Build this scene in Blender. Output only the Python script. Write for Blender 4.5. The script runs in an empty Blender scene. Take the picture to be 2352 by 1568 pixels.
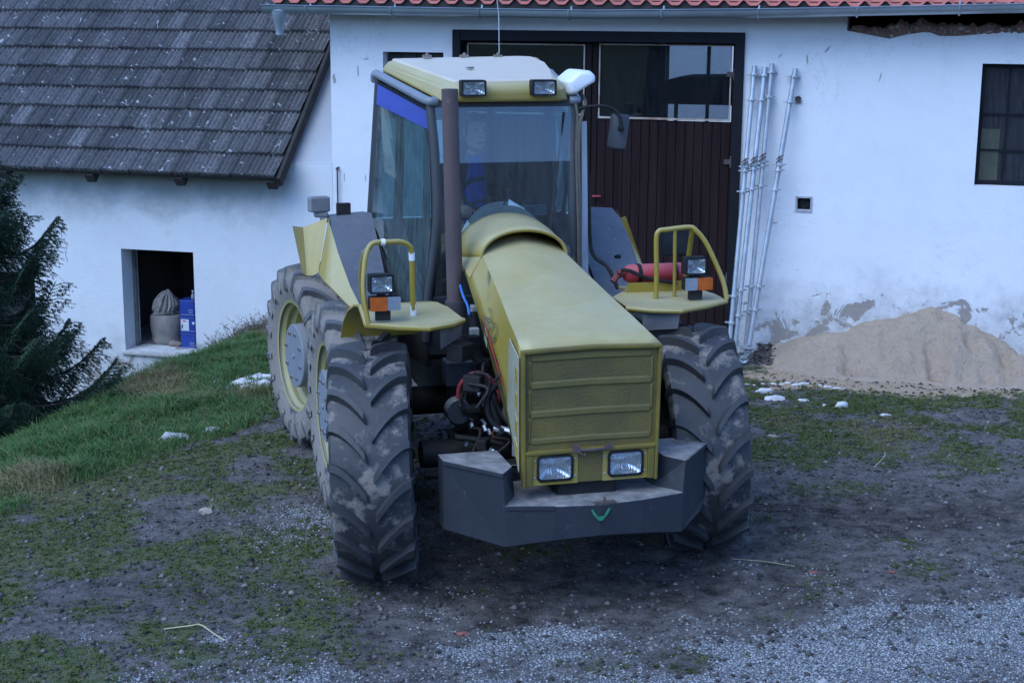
import bpy, bmesh, math, random
import numpy as np
from mathutils import Vector, Matrix
random.seed(7); RNG = np.random.default_rng(11)
rad = math.radians
scene = bpy.context.scene

# ------------------------------------------------------------------ camera, world, sun, exposure
TH, ROLL, CAMH = rad(12.2), rad(0.4), 3.4
cam = bpy.data.objects.new('camera', bpy.data.cameras.new('camera'))
scene.collection.objects.link(cam)
fw = Vector((0, math.cos(TH), -math.sin(TH))); up0 = Vector((0, math.sin(TH), math.cos(TH))); rt0 = Vector((1, 0, 0))
rt = math.cos(ROLL)*rt0 + math.sin(ROLL)*up0; up = -math.sin(ROLL)*rt0 + math.cos(ROLL)*up0
M = Matrix((rt, up, -fw)).transposed().to_4x4(); M.translation = Vector((0, 0, CAMH))
cam.matrix_world = M
cam.data.sensor_width = 36; cam.data.lens = 3535/2352*36
cam.data.clip_end = 2000; cam.data.clip_start = .05
scene.camera = cam

world = bpy.data.worlds.new('World'); scene.world = world; world.use_nodes = True
SUN_EL, SUN_AZ = rad(50), rad(-140)        # azimuth measured clockwise from +Y (north)
wn = world.node_tree; bg = wn.nodes['Background']
sky = wn.nodes.new('ShaderNodeTexSky'); sky.sky_type = 'NISHITA'; sky.sun_disc = False
sky.sun_elevation = SUN_EL; sky.sun_rotation = SUN_AZ; sky.air_density = 1.0; sky.dust_density = 1.0; sky.ozone_density = 2.0
tint = wn.nodes.new('ShaderNodeMix'); tint.data_type = 'RGBA'; tint.blend_type = 'MULTIPLY'; tint.inputs[0].default_value = 1
tint.inputs[7].default_value = (.67, .92, 1.33, 1)      # the photograph's cold white balance
wn.links.new(sky.outputs[0], tint.inputs[6]); wn.links.new(tint.outputs[2], bg.inputs[0]); bg.inputs[1].default_value = .15
sl = bpy.data.lights.new('sun', 'SUN'); sl.energy = 1.0; sl.angle = rad(50); sl.color = (.80, .93, 1)
so = bpy.data.objects.new('sun', sl); scene.collection.objects.link(so)
sd = Vector((math.sin(SUN_AZ)*math.cos(SUN_EL), math.cos(SUN_AZ)*math.cos(SUN_EL), math.sin(SUN_EL)))
so.rotation_euler = (-sd).to_track_quat('-Z', 'Y').to_euler(); so.location = (-6, -6, 15)
vs = scene.view_settings; vs.view_transform = 'Standard'; vs.look = 'None'; vs.gamma = 1; vs.exposure = .83
scene.cycles.max_bounces = 8; scene.cycles.transparent_max_bounces = 12

# ------------------------------------------------------------------ helpers
COL = scene.collection
class MB:
    """collects geometry that becomes ONE mesh object"""
    def __init__(s): s.v = []; s.f = []; s.att = {}
    def add(s, vs_, fs_):
        n = len(s.v); s.v += [tuple(v) for v in vs_]; s.f += [tuple(i+n for i in f) for f in fs_]; return s
    def box(s, c, d, rot=None):
        x, y, z = d[0]/2, d[1]/2, d[2]/2
        vv = [Vector(p) for p in ((-x,-y,-z),(x,-y,-z),(x,y,-z),(-x,y,-z),(-x,-y,z),(x,-y,z),(x,y,z),(-x,y,z))]
        if rot is not None: vv = [rot @ v for v in vv]
        c = Vector(c); return s.add([v+c for v in vv], [(0,3,2,1),(4,5,6,7),(0,1,5,4),(1,2,6,5),(2,3,7,6),(3,0,4,7)])
    def prism(s, poly, d):
        n = len(poly); d = Vector(d); p = [Vector(a) for a in poly]
        return s.add(p+[a+d for a in p], [tuple(range(n))[::-1], tuple(range(n, 2*n))]+[(i, (i+1) % n, n+(i+1) % n, n+i) for i in range(n)])
    def loft(s, rings, caps=True, closed=True):
        n = len(rings[0]); vv = [p for r in rings for p in r]; ff = []
        m = n if closed else n-1
        for k in range(len(rings)-1):
            for i in range(m): ff.append((k*n+i, k*n+(i+1) % n, (k+1)*n+(i+1) % n, (k+1)*n+i))
        if caps: ff += [tuple(range(n))[::-1], tuple(range((len(rings)-1)*n, len(rings)*n))]
        return s.add(vv, ff)
    def tube(s, pts, r, n=10, caps=True):
        pts = [Vector(p) for p in pts]; rr = r if isinstance(r, (list, tuple)) else [r]*len(pts)
        rings = []; prev = None
        for i, p in enumerate(pts):
            t = (pts[min(i+1, len(pts)-1)]-pts[max(i-1, 0)]).normalized()
            if prev is None: a = t.orthogonal().normalized()
            else: a = (prev-t*prev.dot(t)); a = a.normalized() if a.length > 1e-5 else t.orthogonal().normalized()
            prev = a; b = t.cross(a)
            rings.append([p+rr[i]*(a*math.cos(2*math.pi*k/n)+b*math.sin(2*math.pi*k/n)) for k in range(n)])
        return s.loft(rings, caps)
    def lathe(s, prof, axis='z', c=(0, 0, 0), n=32, caps=False):
        c = Vector(c); rings = []
        for h, r in prof:
            ring = []
            for k in range(n):
                a = 2*math.pi*k/n; u, v = r*math.cos(a), r*math.sin(a)
                ring.append(c+Vector({'z': (u, v, h), 'x': (h, u, v), 'y': (u, h, v)}[axis]))
            rings.append(ring)
        return s.loft(rings, caps)
    def ico(s, c, r, jit=0., sq=(1, 1, 1), sub=1, seed=None):
        bm = bmesh.new(); bmesh.ops.create_icosphere(bm, subdivisions=sub, radius=1)
        rr = random.Random(seed) if seed is not None else random
        vv = [Vector(c)+Vector((v.co.x*sq[0], v.co.y*sq[1], v.co.z*sq[2]))*r*(1+jit*(rr.random()-.5)*2) for v in bm.verts]
        ff = [[v.index for v in f.verts] for f in bm.faces]; bm.free(); return s.add(vv, ff)
    def build(s, name, mat=None, parent=None, smooth=None, bevel=0., seg=2):
        me = bpy.data.meshes.new(name); me.from_pydata(s.v, [], s.f); me.validate()
        for k, (dom, data) in s.att.items():
            a = me.attributes.new(k, 'FLOAT', dom); a.data.foreach_set('value', np.asarray(data, np.float32))
        return link(name, me, mat, parent, smooth, bevel, seg)
def parts(b, name, *a, **k):
    """every connected piece of the geometry becomes a part of its own"""
    par = list(range(len(b.v)))
    def find(i):
        while par[i] != i: par[i] = par[par[i]]; i = par[i]
        return i
    for f in b.f:
        for i in f[1:]: par[find(i)] = find(f[0])
    groups = {}
    for f in b.f: groups.setdefault(find(f[0]), []).append(f)
    out = []
    for fs in groups.values():
        ids = sorted({i for f in fs for i in f}); mp = {i: n for n, i in enumerate(ids)}; m = MB(); m.add([b.v[i] for i in ids], [tuple(mp[i] for i in f) for f in fs]); out.append(m.build(name, *a, **k))
    return out
def link(name, me, mat=None, parent=None, smooth=None, bevel=0., seg=2):
    bm = bmesh.new(); bm.from_mesh(me)
    if len(bm.faces) < 60000: bmesh.ops.recalc_face_normals(bm, faces=bm.faces)
    bm.to_mesh(me); bm.free()
    if smooth is not None:
        me.polygons.foreach_set('use_smooth', [True]*len(me.polygons))
        if smooth < 180: me.set_sharp_from_angle(angle=rad(smooth))
    if mat: me.materials.append(mat)
    o = bpy.data.objects.new(name, me); COL.objects.link(o)
    if parent: o.parent = parent
    if bevel:
        m = o.modifiers.new('bevel', 'BEVEL'); m.width = bevel; m.segments = seg; m.limit_method = 'ANGLE'; m.angle_limit = rad(35)
        m.harden_normals = False
    return o
def npmesh(name, V, F, mat, parent=None, att=None, smooth=False):
    me = bpy.data.meshes.new(name); V = np.asarray(V, np.float32); F = np.asarray(F, np.int32); k = F.shape[1]
    me.vertices.add(len(V)); me.vertices.foreach_set('co', V.ravel())
    me.loops.add(F.size); me.loops.foreach_set('vertex_index', F.ravel())
    me.polygons.add(len(F)); me.polygons.foreach_set('loop_start', np.arange(0, F.size, k, dtype=np.int32))
    me.update(calc_edges=True)
    if smooth: me.polygons.foreach_set('use_smooth', np.ones(len(F), bool))
    for kk, d in (att or {}).items():
        a = me.attributes.new(kk, 'FLOAT', 'POINT'); a.data.foreach_set('value', np.asarray(d, np.float32))
    if mat: me.materials.append(mat)
    o = bpy.data.objects.new(name, me); COL.objects.link(o)
    if parent: o.parent = parent
    return o
def tag(o, label=None, cat=None, group=None, kind=None):
    for k, v in (('label', label), ('category', cat), ('group', group), ('kind', kind)):
        if v: o[k] = v
    return o
def empty(name, loc=(0, 0, 0), rz=0, parent=None):
    o = bpy.data.objects.new(name, None); COL.objects.link(o); o.location = loc; o.rotation_euler = (0, 0, rz)
    o.empty_display_size = .2
    if parent: o.parent = parent
    return o
def smoothpath(pts, n=6):
    """Catmull-Rom through the points"""
    P_ = [Vector(p) for p in pts]; P_ = [P_[0]*2-P_[1]]+P_+[P_[-1]*2-P_[-2]]; out = []
    for i in range(1, len(P_)-2):
        a, b, c, d = P_[i-1:i+3]
        for k in range(n):
            t = k/n; out.append(.5*((2*b)+(c-a)*t+(2*a-5*b+4*c-d)*t*t+(3*b-a-3*c+d)*t**3))
    return out+[P_[-2]]

# --- value noise for heights and masks
_perm = RNG.random((256, 256))
def vnoise(x, y):
    xi, yi = np.floor(x).astype(int), np.floor(y).astype(int); fx, fy = x-xi, y-yi
    fx = fx*fx*(3-2*fx); fy = fy*fy*(3-2*fy); g = lambda a, b: _perm[a % 256, b % 256]
    return (g(xi, yi)*(1-fx)+g(xi+1, yi)*fx)*(1-fy)+(g(xi, yi+1)*(1-fx)+g(xi+1, yi+1)*fx)*fy
def fbm(x, y, o=4, f=1.):
    s, a, t = 0, 1, 0
    for i in range(o): s = s+a*vnoise(x*f+i*17.3, y*f+i*9.1); t += a; a *= .5; f *= 2.03
    return s/t
sstep = lambda a, b, x: (lambda t: t*t*(3-2*t))(np.clip((x-a)/(b-a), 0, 1))

# ------------------------------------------------------------------ materials
class NT:
    def __init__(s, name):
        s.m = bpy.data.materials.new(name); s.m.use_nodes = True; s.t = s.m.node_tree
        s.b = s.t.nodes['Principled BSDF']; s.out = s.t.nodes['Material Output']; s.co = s.t.nodes.new('ShaderNodeTexCoord')
        s.L = s.t.links.new
    def n(s, typ, **k):
        q = s.t.nodes.new(typ)
        for a, v in k.items(): setattr(q, a, v)
        return q
    def noise(s, sc, det=5, rough=.6, vec=None, scale3=None, dist=0):
        q = s.n('ShaderNodeTexNoise'); q.inputs['Scale'].default_value = sc; q.inputs['Detail'].default_value = det
        q.inputs['Roughness'].default_value = rough; q.inputs['Distortion'].default_value = dist
        v = vec or s.co.outputs['Object']
        if scale3:
            mp = s.n('ShaderNodeMapping'); mp.inputs['Scale'].default_value = scale3; s.L(v, mp.inputs[0]); v = mp.outputs[0]
        s.L(v, q.inputs['Vector']); return q.outputs['Fac']
    def ramp(s, fac, p):
        q = s.n('ShaderNodeValToRGB'); e = q.color_ramp.elements
        while len(e) < len(p): e.new(.5)
        for i, (x, c) in enumerate(p):
            e[i].position = x; e[i].color = (c, c, c, 1) if not isinstance(c, (tuple, list)) else (*c, 1)
        s.L(fac, q.inputs[0]); return q.outputs[0]
    def mix(s, fac, a, b, mode='MIX'):
        q = s.n('ShaderNodeMix', data_type='RGBA', blend_type=mode)
        for i, v in ((0, fac), (6, a), (7, b)):
            if isinstance(v, (int, float)): q.inputs[i].default_value = v
            elif isinstance(v, tuple): q.inputs[i].default_value = (*v, 1)
            else: s.L(v, q.inputs[i])
        return q.outputs[2]
    def math(s, op, a, b=0., clamp=False):
        q = s.n('ShaderNodeMath', operation=op); q.use_clamp = clamp
        for i, v in ((0, a), (1, b)):
            if isinstance(v, (int, float)): q.inputs[i].default_value = v
            else: s.L(v, q.inputs[i])
        return q.outputs[0]
    def attr(s, name): return s.n('ShaderNodeAttribute', attribute_name=name).outputs['Fac']
    def sep(s, out='Object'):
        q = s.n('ShaderNodeSeparateXYZ'); s.L(s.co.outputs[out], q.inputs[0]); return q.outputs
    def upness(s):
        g = s.n('ShaderNodeNewGeometry'); q = s.n('ShaderNodeSeparateXYZ'); s.L(g.outputs['Normal'], q.inputs[0]); return q.outputs[2]
    def bump(s, h, st=.3, d=.01):
        q = s.n('ShaderNodeBump'); q.inputs['Strength'].default_value = st; q.inputs['Distance'].default_value = d
        s.L(h, q.inputs['Height']); s.L(q.outputs[0], s.b.inputs['Normal'])
    def col(s, c):
        if isinstance(c, tuple): s.b.inputs['Base Color'].default_value = (*c, 1)
        else: s.L(c, s.b.inputs['Base Color'])
    def rough(s, r):
        if isinstance(r, (int, float)): s.b.inputs['Roughness'].default_value = r
        else: s.L(r, s.b.inputs['Roughness'])
def mat(name, c1, c2=None, sc=8., rough=.6, bump=0., bsc=None, metal=0., c3=None, c3at=.62, spec=.5, s3=None, bd=.01):
    k = NT(name); c2 = c2 or tuple(x*.7 for x in c1)
    c = k.mix(k.ramp(k.noise(sc, scale3=s3), [(.35, 0.), (.65, 1.)]), c1, c2)
    if c3: c = k.mix(k.ramp(k.noise(sc*2.7, 6, .7), [(c3at, 0.), (c3at+.06, 1.)]), c, c3)
    k.col(c); k.rough(rough); k.b.inputs['Metallic'].default_value = metal; k.b.inputs['Specular IOR Level'].default_value = spec
    if bump: k.bump(k.noise(bsc or sc*5, 4, .65, scale3=s3), bump, bd)
    return k.m
def dusty(name, c, dust=(.34, .31, .27), sc=6., rough=.45, amt=.6, worn=None, bump=.08, metal=0.):
    """painted / steel surfaces: dust lies on whatever faces up, with scratches and dirt of their own shape"""
    k = NT(name); base = k.mix(k.noise(sc, 6, .65), tuple(x*.82 for x in c), tuple(min(1, x*1.15) for x in c))
    if worn: base = k.mix(k.ramp(k.noise(sc*3.1, 7, .72), [(.63, 0.), (.67, 1.)]), base, worn)
    d = k.math('MULTIPLY', k.math('ADD', k.math('MULTIPLY', k.upness(), .95), .035, True), k.ramp(k.noise(sc*1.7, 7, .7), [(.3, .25), (.7, 1.)]))
    base = k.mix(k.math('MULTIPLY', d, amt, True), base, dust)
    k.col(base); k.rough(k.math('ADD', k.math('MULTIPLY', k.noise(sc*2, 5), .3), rough-.1))
    k.b.inputs['Metallic'].default_value = metal
    if bump: k.bump(k.noise(sc*8, 5, .7), bump, .01)
    return k.m
def glass(name, tint=(.75, .87, .9), dust=.08, refl=1.0, dustcol=(.5, .52, .5), streak=True, low=.06, ior=1.5):
    k = NT(name); t = k.t
    tr = k.n('ShaderNodeBsdfTransparent'); tr.inputs[0].default_value = (*tint, 1)
    gl = k.n('ShaderNodeBsdfGlossy'); gl.inputs['Roughness'].default_value = .02; gl.inputs[0].default_value = (refl, refl, refl, 1)
    ge = k.n('ShaderNodeNewGeometry'); dt = k.n('ShaderNodeVectorMath', operation='DOT_PRODUCT'); k.L(ge.outputs['Normal'], dt.inputs[0]); k.L(ge.outputs['Incoming'], dt.inputs[1])
    r0 = ((ior-1)/(ior+1))**2
    sch = k.math('ADD', k.math('MULTIPLY', k.math('POWER', k.math('SUBTRACT', 1., k.math('ABSOLUTE', dt.outputs['Value']), True), 5.), 1-r0), r0+low)
    f = k.math('MULTIPLY', sch, k.math('SUBTRACT', 1., ge.outputs['Backfacing']), True)
    df = k.n('ShaderNodeBsdfDiffuse'); df.inputs[0].default_value = (*dustcol, 1)
    m1 = k.n('ShaderNodeMixShader'); k.L(f, m1.inputs[0]); k.L(tr.outputs[0], m1.inputs[1]); k.L(gl.outputs[0], m1.inputs[2])
    m2 = k.n('ShaderNodeMixShader')
    nz = k.ramp(k.noise(5, 8, .7, scale3=(6, 6, .7) if streak else None), [(.35, .25), (.75, 1.)])
    k.L(k.math('MULTIPLY', nz, dust), m2.inputs[0]); k.L(m1.outputs[0], m2.inputs[1]); k.L(df.outputs[0], m2.inputs[2])
    k.L(m2.outputs[0], k.out.inputs[0]); return k.m

def plaster(name, base=(.74, .75, .76), low=-.1, eave=None):
    k = NT(name); xyz = k.sep()
    big = k.noise(.9, 6, .62); med = k.noise(4.2, 6, .65); fine = k.noise(28, 6, .7)
    c = k.mix(k.ramp(big, [(.32, 0.), (.7, 1.)]), tuple(x*.93 for x in base), base)
    c = k.mix(k.ramp(med, [(.5, 0.), (.72, .35)]), c, tuple(x*.8 for x in base))
    # rising damp and flaked render near the foot of the wall (own shapes, kept to the lowest metre)
    hz = k.math('ADD', xyz[2], -low)
    hh = k.math('ADD', k.math('MULTIPLY', hz, -.60), .50)
    hd, hf = k.math('MINIMUM', hh, .30), k.math('MINIMUM', hh, .155)
    damp = k.ramp(k.math('ADD', hd, k.math('MULTIPLY', k.noise(2.3, 8, .68), 1.0)), [(.44, 0.), (.80, 1.)])
    dampc = k.mix(k.ramp(k.noise(7, 7, .7), [(.35, 0.), (.65, 1.)]), (.33, .325, .32), (.60, .60, .60))
    c = k.mix(k.math('MULTIPLY', damp, .8), c, dampc)
    fl = k.ramp(k.math('ADD', hf, k.math('MULTIPLY', k.noise(3.7, 7, .7, dist=.6), .95)), [(.665, 0.), (.69, 1.)])
    c = k.mix(fl, c, k.mix(fine, (.24, .20, .17), (.38, .35, .32)))
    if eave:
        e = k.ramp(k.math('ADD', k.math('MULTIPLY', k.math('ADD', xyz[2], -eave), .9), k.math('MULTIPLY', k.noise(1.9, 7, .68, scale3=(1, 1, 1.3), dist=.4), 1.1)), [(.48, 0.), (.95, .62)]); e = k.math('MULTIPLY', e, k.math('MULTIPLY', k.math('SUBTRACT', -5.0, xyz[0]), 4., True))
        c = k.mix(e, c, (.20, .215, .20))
    # fine cracks
    cr = k.ramp(k.noise(1.6, 8, .72, dist=.9), [(.496, 0.), (.5, 1.), (.504, 0.)])
    crm = k.math('MULTIPLY', cr, k.ramp(k.noise(.8, 2), [(.53, 0.), (.6, .6)]))
    c = k.mix(crm, c, (.22, .2, .19))
    k.col(c); k.rough(.92); k.b.inputs['Specular IOR Level'].default_value = .2
    h = k.math('ADD', k.math('MULTIPLY', med, .8), k.math('MULTIPLY', fine, .25))
    h = k.math('ADD', h, k.math('MULTIPLY', fl, -.5)); k.bump(h, .35, .03)
    return k.m
M_PLASTER = plaster('lime_plaster', (.78, .78, .79), low=-.15)
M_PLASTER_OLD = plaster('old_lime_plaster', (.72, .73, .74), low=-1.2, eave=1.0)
M_FILLET = plaster('darkened_plaster_fillet', (.44, .45, .47), low=-1.2)  # plaster copy darkened to offset the extra light on the sloped fillet
def yellow(name, base=(.335, .24, .032), fade_sheen=(.52, .455, .26), amt=.80):
    k = NT(name); n1 = k.noise(3.2, 6, .62); n2 = k.noise(11, 7, .7)
    c = k.mix(n1, tuple(x*.88 for x in base), tuple(min(1, x*1.12) for x in base))
    # sun-bleached, dusty film plus sky reflection painted in on upward panels
    up_ = k.math('MULTIPLY', k.ramp(k.upness(), [(.15, 0.), (.75, 1.)]), k.ramp(k.noise(2.4, 6, .6), [(.25, .55), (.6, 1.)]))
    c = k.mix(k.math('MULTIPLY', up_, amt), c, fade_sheen)
    c = k.mix(k.math('MULTIPLY', k.ramp(k.noise(5, 7, .7, scale3=(3, 3, .6)), [(.5, 0.), (.75, 1.)]), .35), c, (.30, .27, .16))
    c = k.mix(k.ramp(n2, [(.69, 0.), (.72, 1.)]), c, (.42, .40, .34))
    c = k.mix(k.ramp(k.noise(19, 6, .75), [(.73, 0.), (.76, 1.)]), c, (.10, .06, .035))
    c = k.mix(k.math('MULTIPLY', k.ramp(k.noise(1.7, 7, .7), [(.45, 0.), (.70, 1.)]), .38), c, (.33, .29, .17))   # grey film of old dust
    sc_ = k.ramp(k.noise(9, 6, .75, scale3=(9, 1.2, 5), dist=.5), [(.66, 0.), (.70, .55)]); c = k.mix(sc_, c, (.50, .46, .36))   # scuffs
    k.col(c); k.rough(k.math('ADD', k.math('MULTIPLY', n2, .3), .30)); k.bump(k.math('ADD', k.noise(2.2, 3), k.math('MULTIPLY', n2, .15)), .16, .02)
    return k.m
M_YEL = yellow('mustard_paint'); M_YELV = yellow('mustard_paint_worn', amt=.5)
M_OLIVE = mat('olive_grille_mesh', (.165, .122, .028), (.105, .083, .026), sc=3, rough=.6, bump=.6, bsc=70, c3=(.16, .13, .07), c3at=.66)
M_OLIVE2 = mat('grille_frame_paint', (.20, .15, .025), (.13, .10, .025), sc=4, rough=.5)
M_STEEL = dusty('dark_steel', (.014, .019, .028), dust=(.46, .43, .40), amt=.74, worn=(.05, .055, .06), rough=.72)
M_FENDER = dusty('grey_blue_fender', (.085, .095, .115), dust=(.30, .31, .33), amt=.30, worn=(.26, .27, .28), rough=.6)
M_FRAME = dusty('cab_frame_paint', (.038, .042, .049), amt=.35, rough=.55, worn=(.11, .095, .08))
M_LFRAME = dusty('pale_cab_trim', (.20, .22, .25), amt=.12, rough=.35)
M_LEDGE = dusty('pale_door_edge', (.44, .46, .48), amt=.1, rough=.4)
M_BLK = mat('black_rubber', (.010, .011, .013), (.02, .02, .022), sc=14, rough=.7, bump=.2, spec=.25)
M_DARK = mat('oily_black_iron', (.010, .010, .011), (.026, .023, .021), sc=9, spec=.3, rough=.65, bump=.3, c3=(.08, .07, .06), c3at=.68)
M_RUST = mat('brown_rusty_steel', (.115, .078, .075), (.075, .055, .058), sc=5, rough=.75, bump=.25, bsc=60, s3=(1, 1, .35), c3=(.17, .12, .10), c3at=.66)
M_GALV = mat('galvanised_steel', (.50, .53, .56), (.36, .39, .42), sc=6, rough=.42, metal=.55, bump=.05)
M_ZINC = mat('zinc_gutter', (.40, .46, .50), (.33, .38, .42), sc=3, rough=.32, metal=.6)
M_WHITEP = dusty('white_plastic', (.80, .81, .82), dust=(.6, .6, .6), amt=.15, rough=.35)
M_ROOFP = dusty('pale_roof_sheet', (.60, .51, .38), dust=(.60, .53, .43), amt=.5, rough=.5)
M_RED = dusty('red_cylinder_paint', (.42, .035, .045), dust=(.5, .3, .3), amt=.35, rough=.4)
M_REDH = mat('red_hose', (.32, .04, .05), (.2, .03, .04), rough=.5)
M_AMBER = mat('amber_lens', (.55, .12, .015), (.42, .08, .012), sc=20, rough=.22, bump=.3, bsc=90)
M_GREYLENS = mat('grey_lens', (.26, .30, .34), (.2, .23, .26), sc=20, rough=.25, bump=.3, bsc=90)
M_SKIN = mat('skin', (.50, .32, .25), (.43, .26, .2), sc=12, rough=.55)
M_HAIR = mat('dark_hair', (.02, .016, .014), (.035, .028, .022), sc=40, rough=.6, bump=.4)
M_SHIRT = mat('blue_shirt', (.025, .075, .36), (.02, .055, .27), sc=10, rough=.85, bump=.3, bsc=12)
M_JACKET = mat('black_jacket', (.014, .015, .018), (.026, .027, .03), sc=9, rough=.8, bump=.4, bsc=14)
M_WOOD = mat('dark_stained_boards', (.014, .0075, .008), (.027, .014, .014), sc=3.5, rough=.7, bump=.3, bsc=22, s3=(5, 5, .25), spec=.12)
M_WOODF = mat('gate_frame_wood', (.011, .0075, .008), (.02, .013, .013), spec=.12, sc=3.5, rough=.7, bump=.2, bsc=22, s3=(5, 5, .25))
M_GATEJ = mat('dark_blue_gate_jamb', (.009, .010, .014), (.014, .015, .02), spec=.15, sc=5, rough=.6)
M_PUTTY = mat('pale_putty_bead', (.50, .46, .42), (.30, .19, .13), sc=7, rough=.7)
M_RAFTER = mat('weathered_rafter', (.045, .038, .034), (.025, .022, .02), sc=7, rough=.9, bump=.4)
M_BRICK = mat('broken_brick', (.22, .115, .085), (.13, .09, .075), sc=7, rough=.95, bump=.6, bsc=25, c3=(.38, .35, .32), c3at=.56)
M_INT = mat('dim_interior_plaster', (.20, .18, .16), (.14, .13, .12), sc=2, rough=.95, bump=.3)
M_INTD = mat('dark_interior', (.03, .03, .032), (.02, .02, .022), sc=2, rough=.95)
M_GLASS = glass('windscreen_glass', (.86, .93, .95), dust=.05, low=.06)
M_SIDEGLASS = glass('dirty_side_glass', (.44, .60, .64), dust=.24, low=.01, dustcol=(.34, .42, .42), ior=1.45)
M_PANE = glass('gate_pane_glass', (.46, .51, .56), dust=.07, low=.02, dustcol=(.2, .22, .25))
M_LENS = None
def lensmat():
    k = NT('lamp_lens'); n = k.noise(16, 3, .5); w = k.n('ShaderNodeTexWave'); w.inputs['Scale'].default_value = 22; k.L(k.co.outputs['Object'], w.inputs[0])
    k.col(k.mix(n, (.50, .51, .53), (.88, .89, .9))); k.rough(.13); k.b.inputs['Metallic'].default_value = .9
    k.bump(k.math('ADD', n, k.math('MULTIPLY', w.outputs['Fac'], .35)), .35, .012); return k.m
M_CLEAR = glass('lamp_cover_glass', (.93, .95, .96), dust=.10, low=.03, streak=False)
M_LENS = lensmat()
def tyremat(name='muddy_tyre_rubber', thr=.635, filmlo=.02, filmhi=.17, lugw=-.42):
    k = NT(name); lug = k.attr('lug'); n1 = k.noise(5, 7, .66); n2 = k.noise(26, 6, .7)
    rub = k.mix(n2, (.018, .019, .022), (.05, .05, .052))
    mud = k.mix(n2, (.17, .145, .125), (.33, .285, .245))
    f = k.math('ADD', k.math('MULTIPLY', lug, lugw), k.math('MULTIPLY', n1, 1.0))
    f = k.ramp(k.math('ADD', f, k.math('MULTIPLY', k.noise(13, 6, .7), .25)), [(thr, 0.), (thr+.11, 1.)])
    film = k.ramp(n1, [(.3, filmlo), (.7, filmhi)])
    c = k.mix(film, rub, (.15, .15, .155)); c = k.mix(k.math('MULTIPLY', f, .9), c, mud)
    k.col(c); k.rough(k.math('ADD', k.math('MULTIPLY', f, .3), .55)); k.bump(k.math('ADD', n2, k.math('MULTIPLY', f, .6)), .35, .008)
    return k.m
M_TYRE = tyremat(); M_TYRE_PALE = tyremat('pale_dusty_tyre_rubber', .46, .30, .75, -.25)
M_HUB = dusty('grey_hub_paint', (.20, .22, .245), dust=(.4, .36, .33), amt=.3, worn=(.30, .25, .21), rough=.65)
M_RIM = dusty('yellow_rim_paint', (.36, .32, .13), dust=(.36, .34, .30), amt=.5, worn=(.34, .32, .27), rough=.5)

# ------------------------------------------------------------------ ground: one sheet, flat yard, bank falling away on the left, hillside behind the viewer
def crest_x(y):
    return np.interp(y, [0, 8, 10, 12, 13.5, 15, 16, 17.5, 22], [-5.2, -4.7, -4.35, -4.1, -3.8, -3.45, -2.95, -2.6, -2.6])
def grassline(y):
    return np.interp(y, [0, 7.3, 10, 11, 12, 13.2, 16], [-4.4, -4.2, -3.45, -2.85, -2.5, -2.1, -1.6])
def ground_h(x, y):
    x = np.asarray(x, float); y = np.asarray(y, float)
    d = crest_x(y)-x
    z = -.62*.35*np.log1p(np.exp(np.clip(d/.35, -30, 30))); z = np.maximum(z, -2.3)
    z = z-.17*sstep(12, 15., y)*sstep(1.0, 2.2, x)
    r = np.clip(6.6-y, 0, None); z = z+np.where(y < 6.6, np.minimum(.26*r*sstep(0, 2.5, r), 1.7+.15*np.clip(-y, 0, None)*(.75+.55*fbm(x, y, 4, .13))), 0)
    z = np.minimum(z, 22.)
    amp = .07*np.clip(fbm(x, y, 3, .8)-.5, -.5, .5)+.03*np.clip(fbm(x+5, y+2, 3, 5.)-.5, -.5, .5)
    w = sstep(9, 9.7, y)*(1-sstep(10.4, 11.2, y))*sstep(1.2, 2., x)+.45*(1-sstep(8.2, 9.2, y))*(1-sstep(.3, 1.2, x))+.25
    amp = amp+.055*w*(fbm(x*1.0, y*1.6, 4, 4.5)-.5)
    # wheel ruts on the right
    return z+amp
def masks(x, y):
    n = fbm(x, y, 5, 1.3); n2 = fbm(x+40, y+11, 5, 3.1)
    bank = sstep(.25, -.25, x-grassline(y)+.9*(n-.5))
    gline = y-(8.10+.27*x)+2.2*(n-.5)+1.5*(n2-.5)
    gravel = sstep(.25, -.45, gline)
    patch = np.exp(-(((x+1.45)/.55)**2+((y-9.9)/.7)**2))+.6*np.exp(-(((x-.2)/.8)**2+((y-8.0)/.5)**2))
    gravel = np.maximum(gravel*(.45+.75*n2), .62*sstep(.25, .85, patch*(.2+1.2*n2)))+.22*sstep(.45, .8, n2)*sstep(-2.6, -1.6, x)*(1-sstep(9.6, 10.6, y))
    gravel = np.clip(gravel*(.50+.6*sstep(.36, .60, fbm(x*.9+y*.5+3, y*2.4-x*.5, 4, 1.1))), 0, 1)
    gravel = gravel*(1-bank)
    gravel = gravel*sstep(3.5, 6, y)
    mudline = sstep(9.3, 9.8, y-.05*x)*(1-sstep(10.1, 10.9, y))*sstep(.9, 1.9, x)
    mud2 = sstep(.9, .1, np.abs(gline-.7))*.9*sstep(2.6, 1.2, x)*sstep(-1.3, -.4, x)
    mud3 = .75*np.exp(-(((x+1.9)/.8)**2+((y-8.6)/.35)**2))
    mud = np.clip(np.maximum(np.maximum(mudline, mud2), mud3)*(.35+1.2*n2), 0, 1)*(1-bank)
    mud = np.maximum(mud, sstep(4, 1, y))
    green = .27+.36*sstep(9.6, 12.4, y)*sstep(.8, 1.8, x)+.38*sstep(-.3, -1.4, x)
    green = sstep(.42, .80, green*.9+.95*(n2-.5)+.75*(n-.5)+.12)*(1-.85*gravel)*(1-.8*mud)
    green = np.maximum(green, bank)
    sand = sstep(1.5, .6, np.hypot((x-4.3)/1.40, (y-15.05)/.85)+.8*(n2-.5)-.35)*(1-bank)
    return gravel, mud, green*(1-sand), bank, sand
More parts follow.
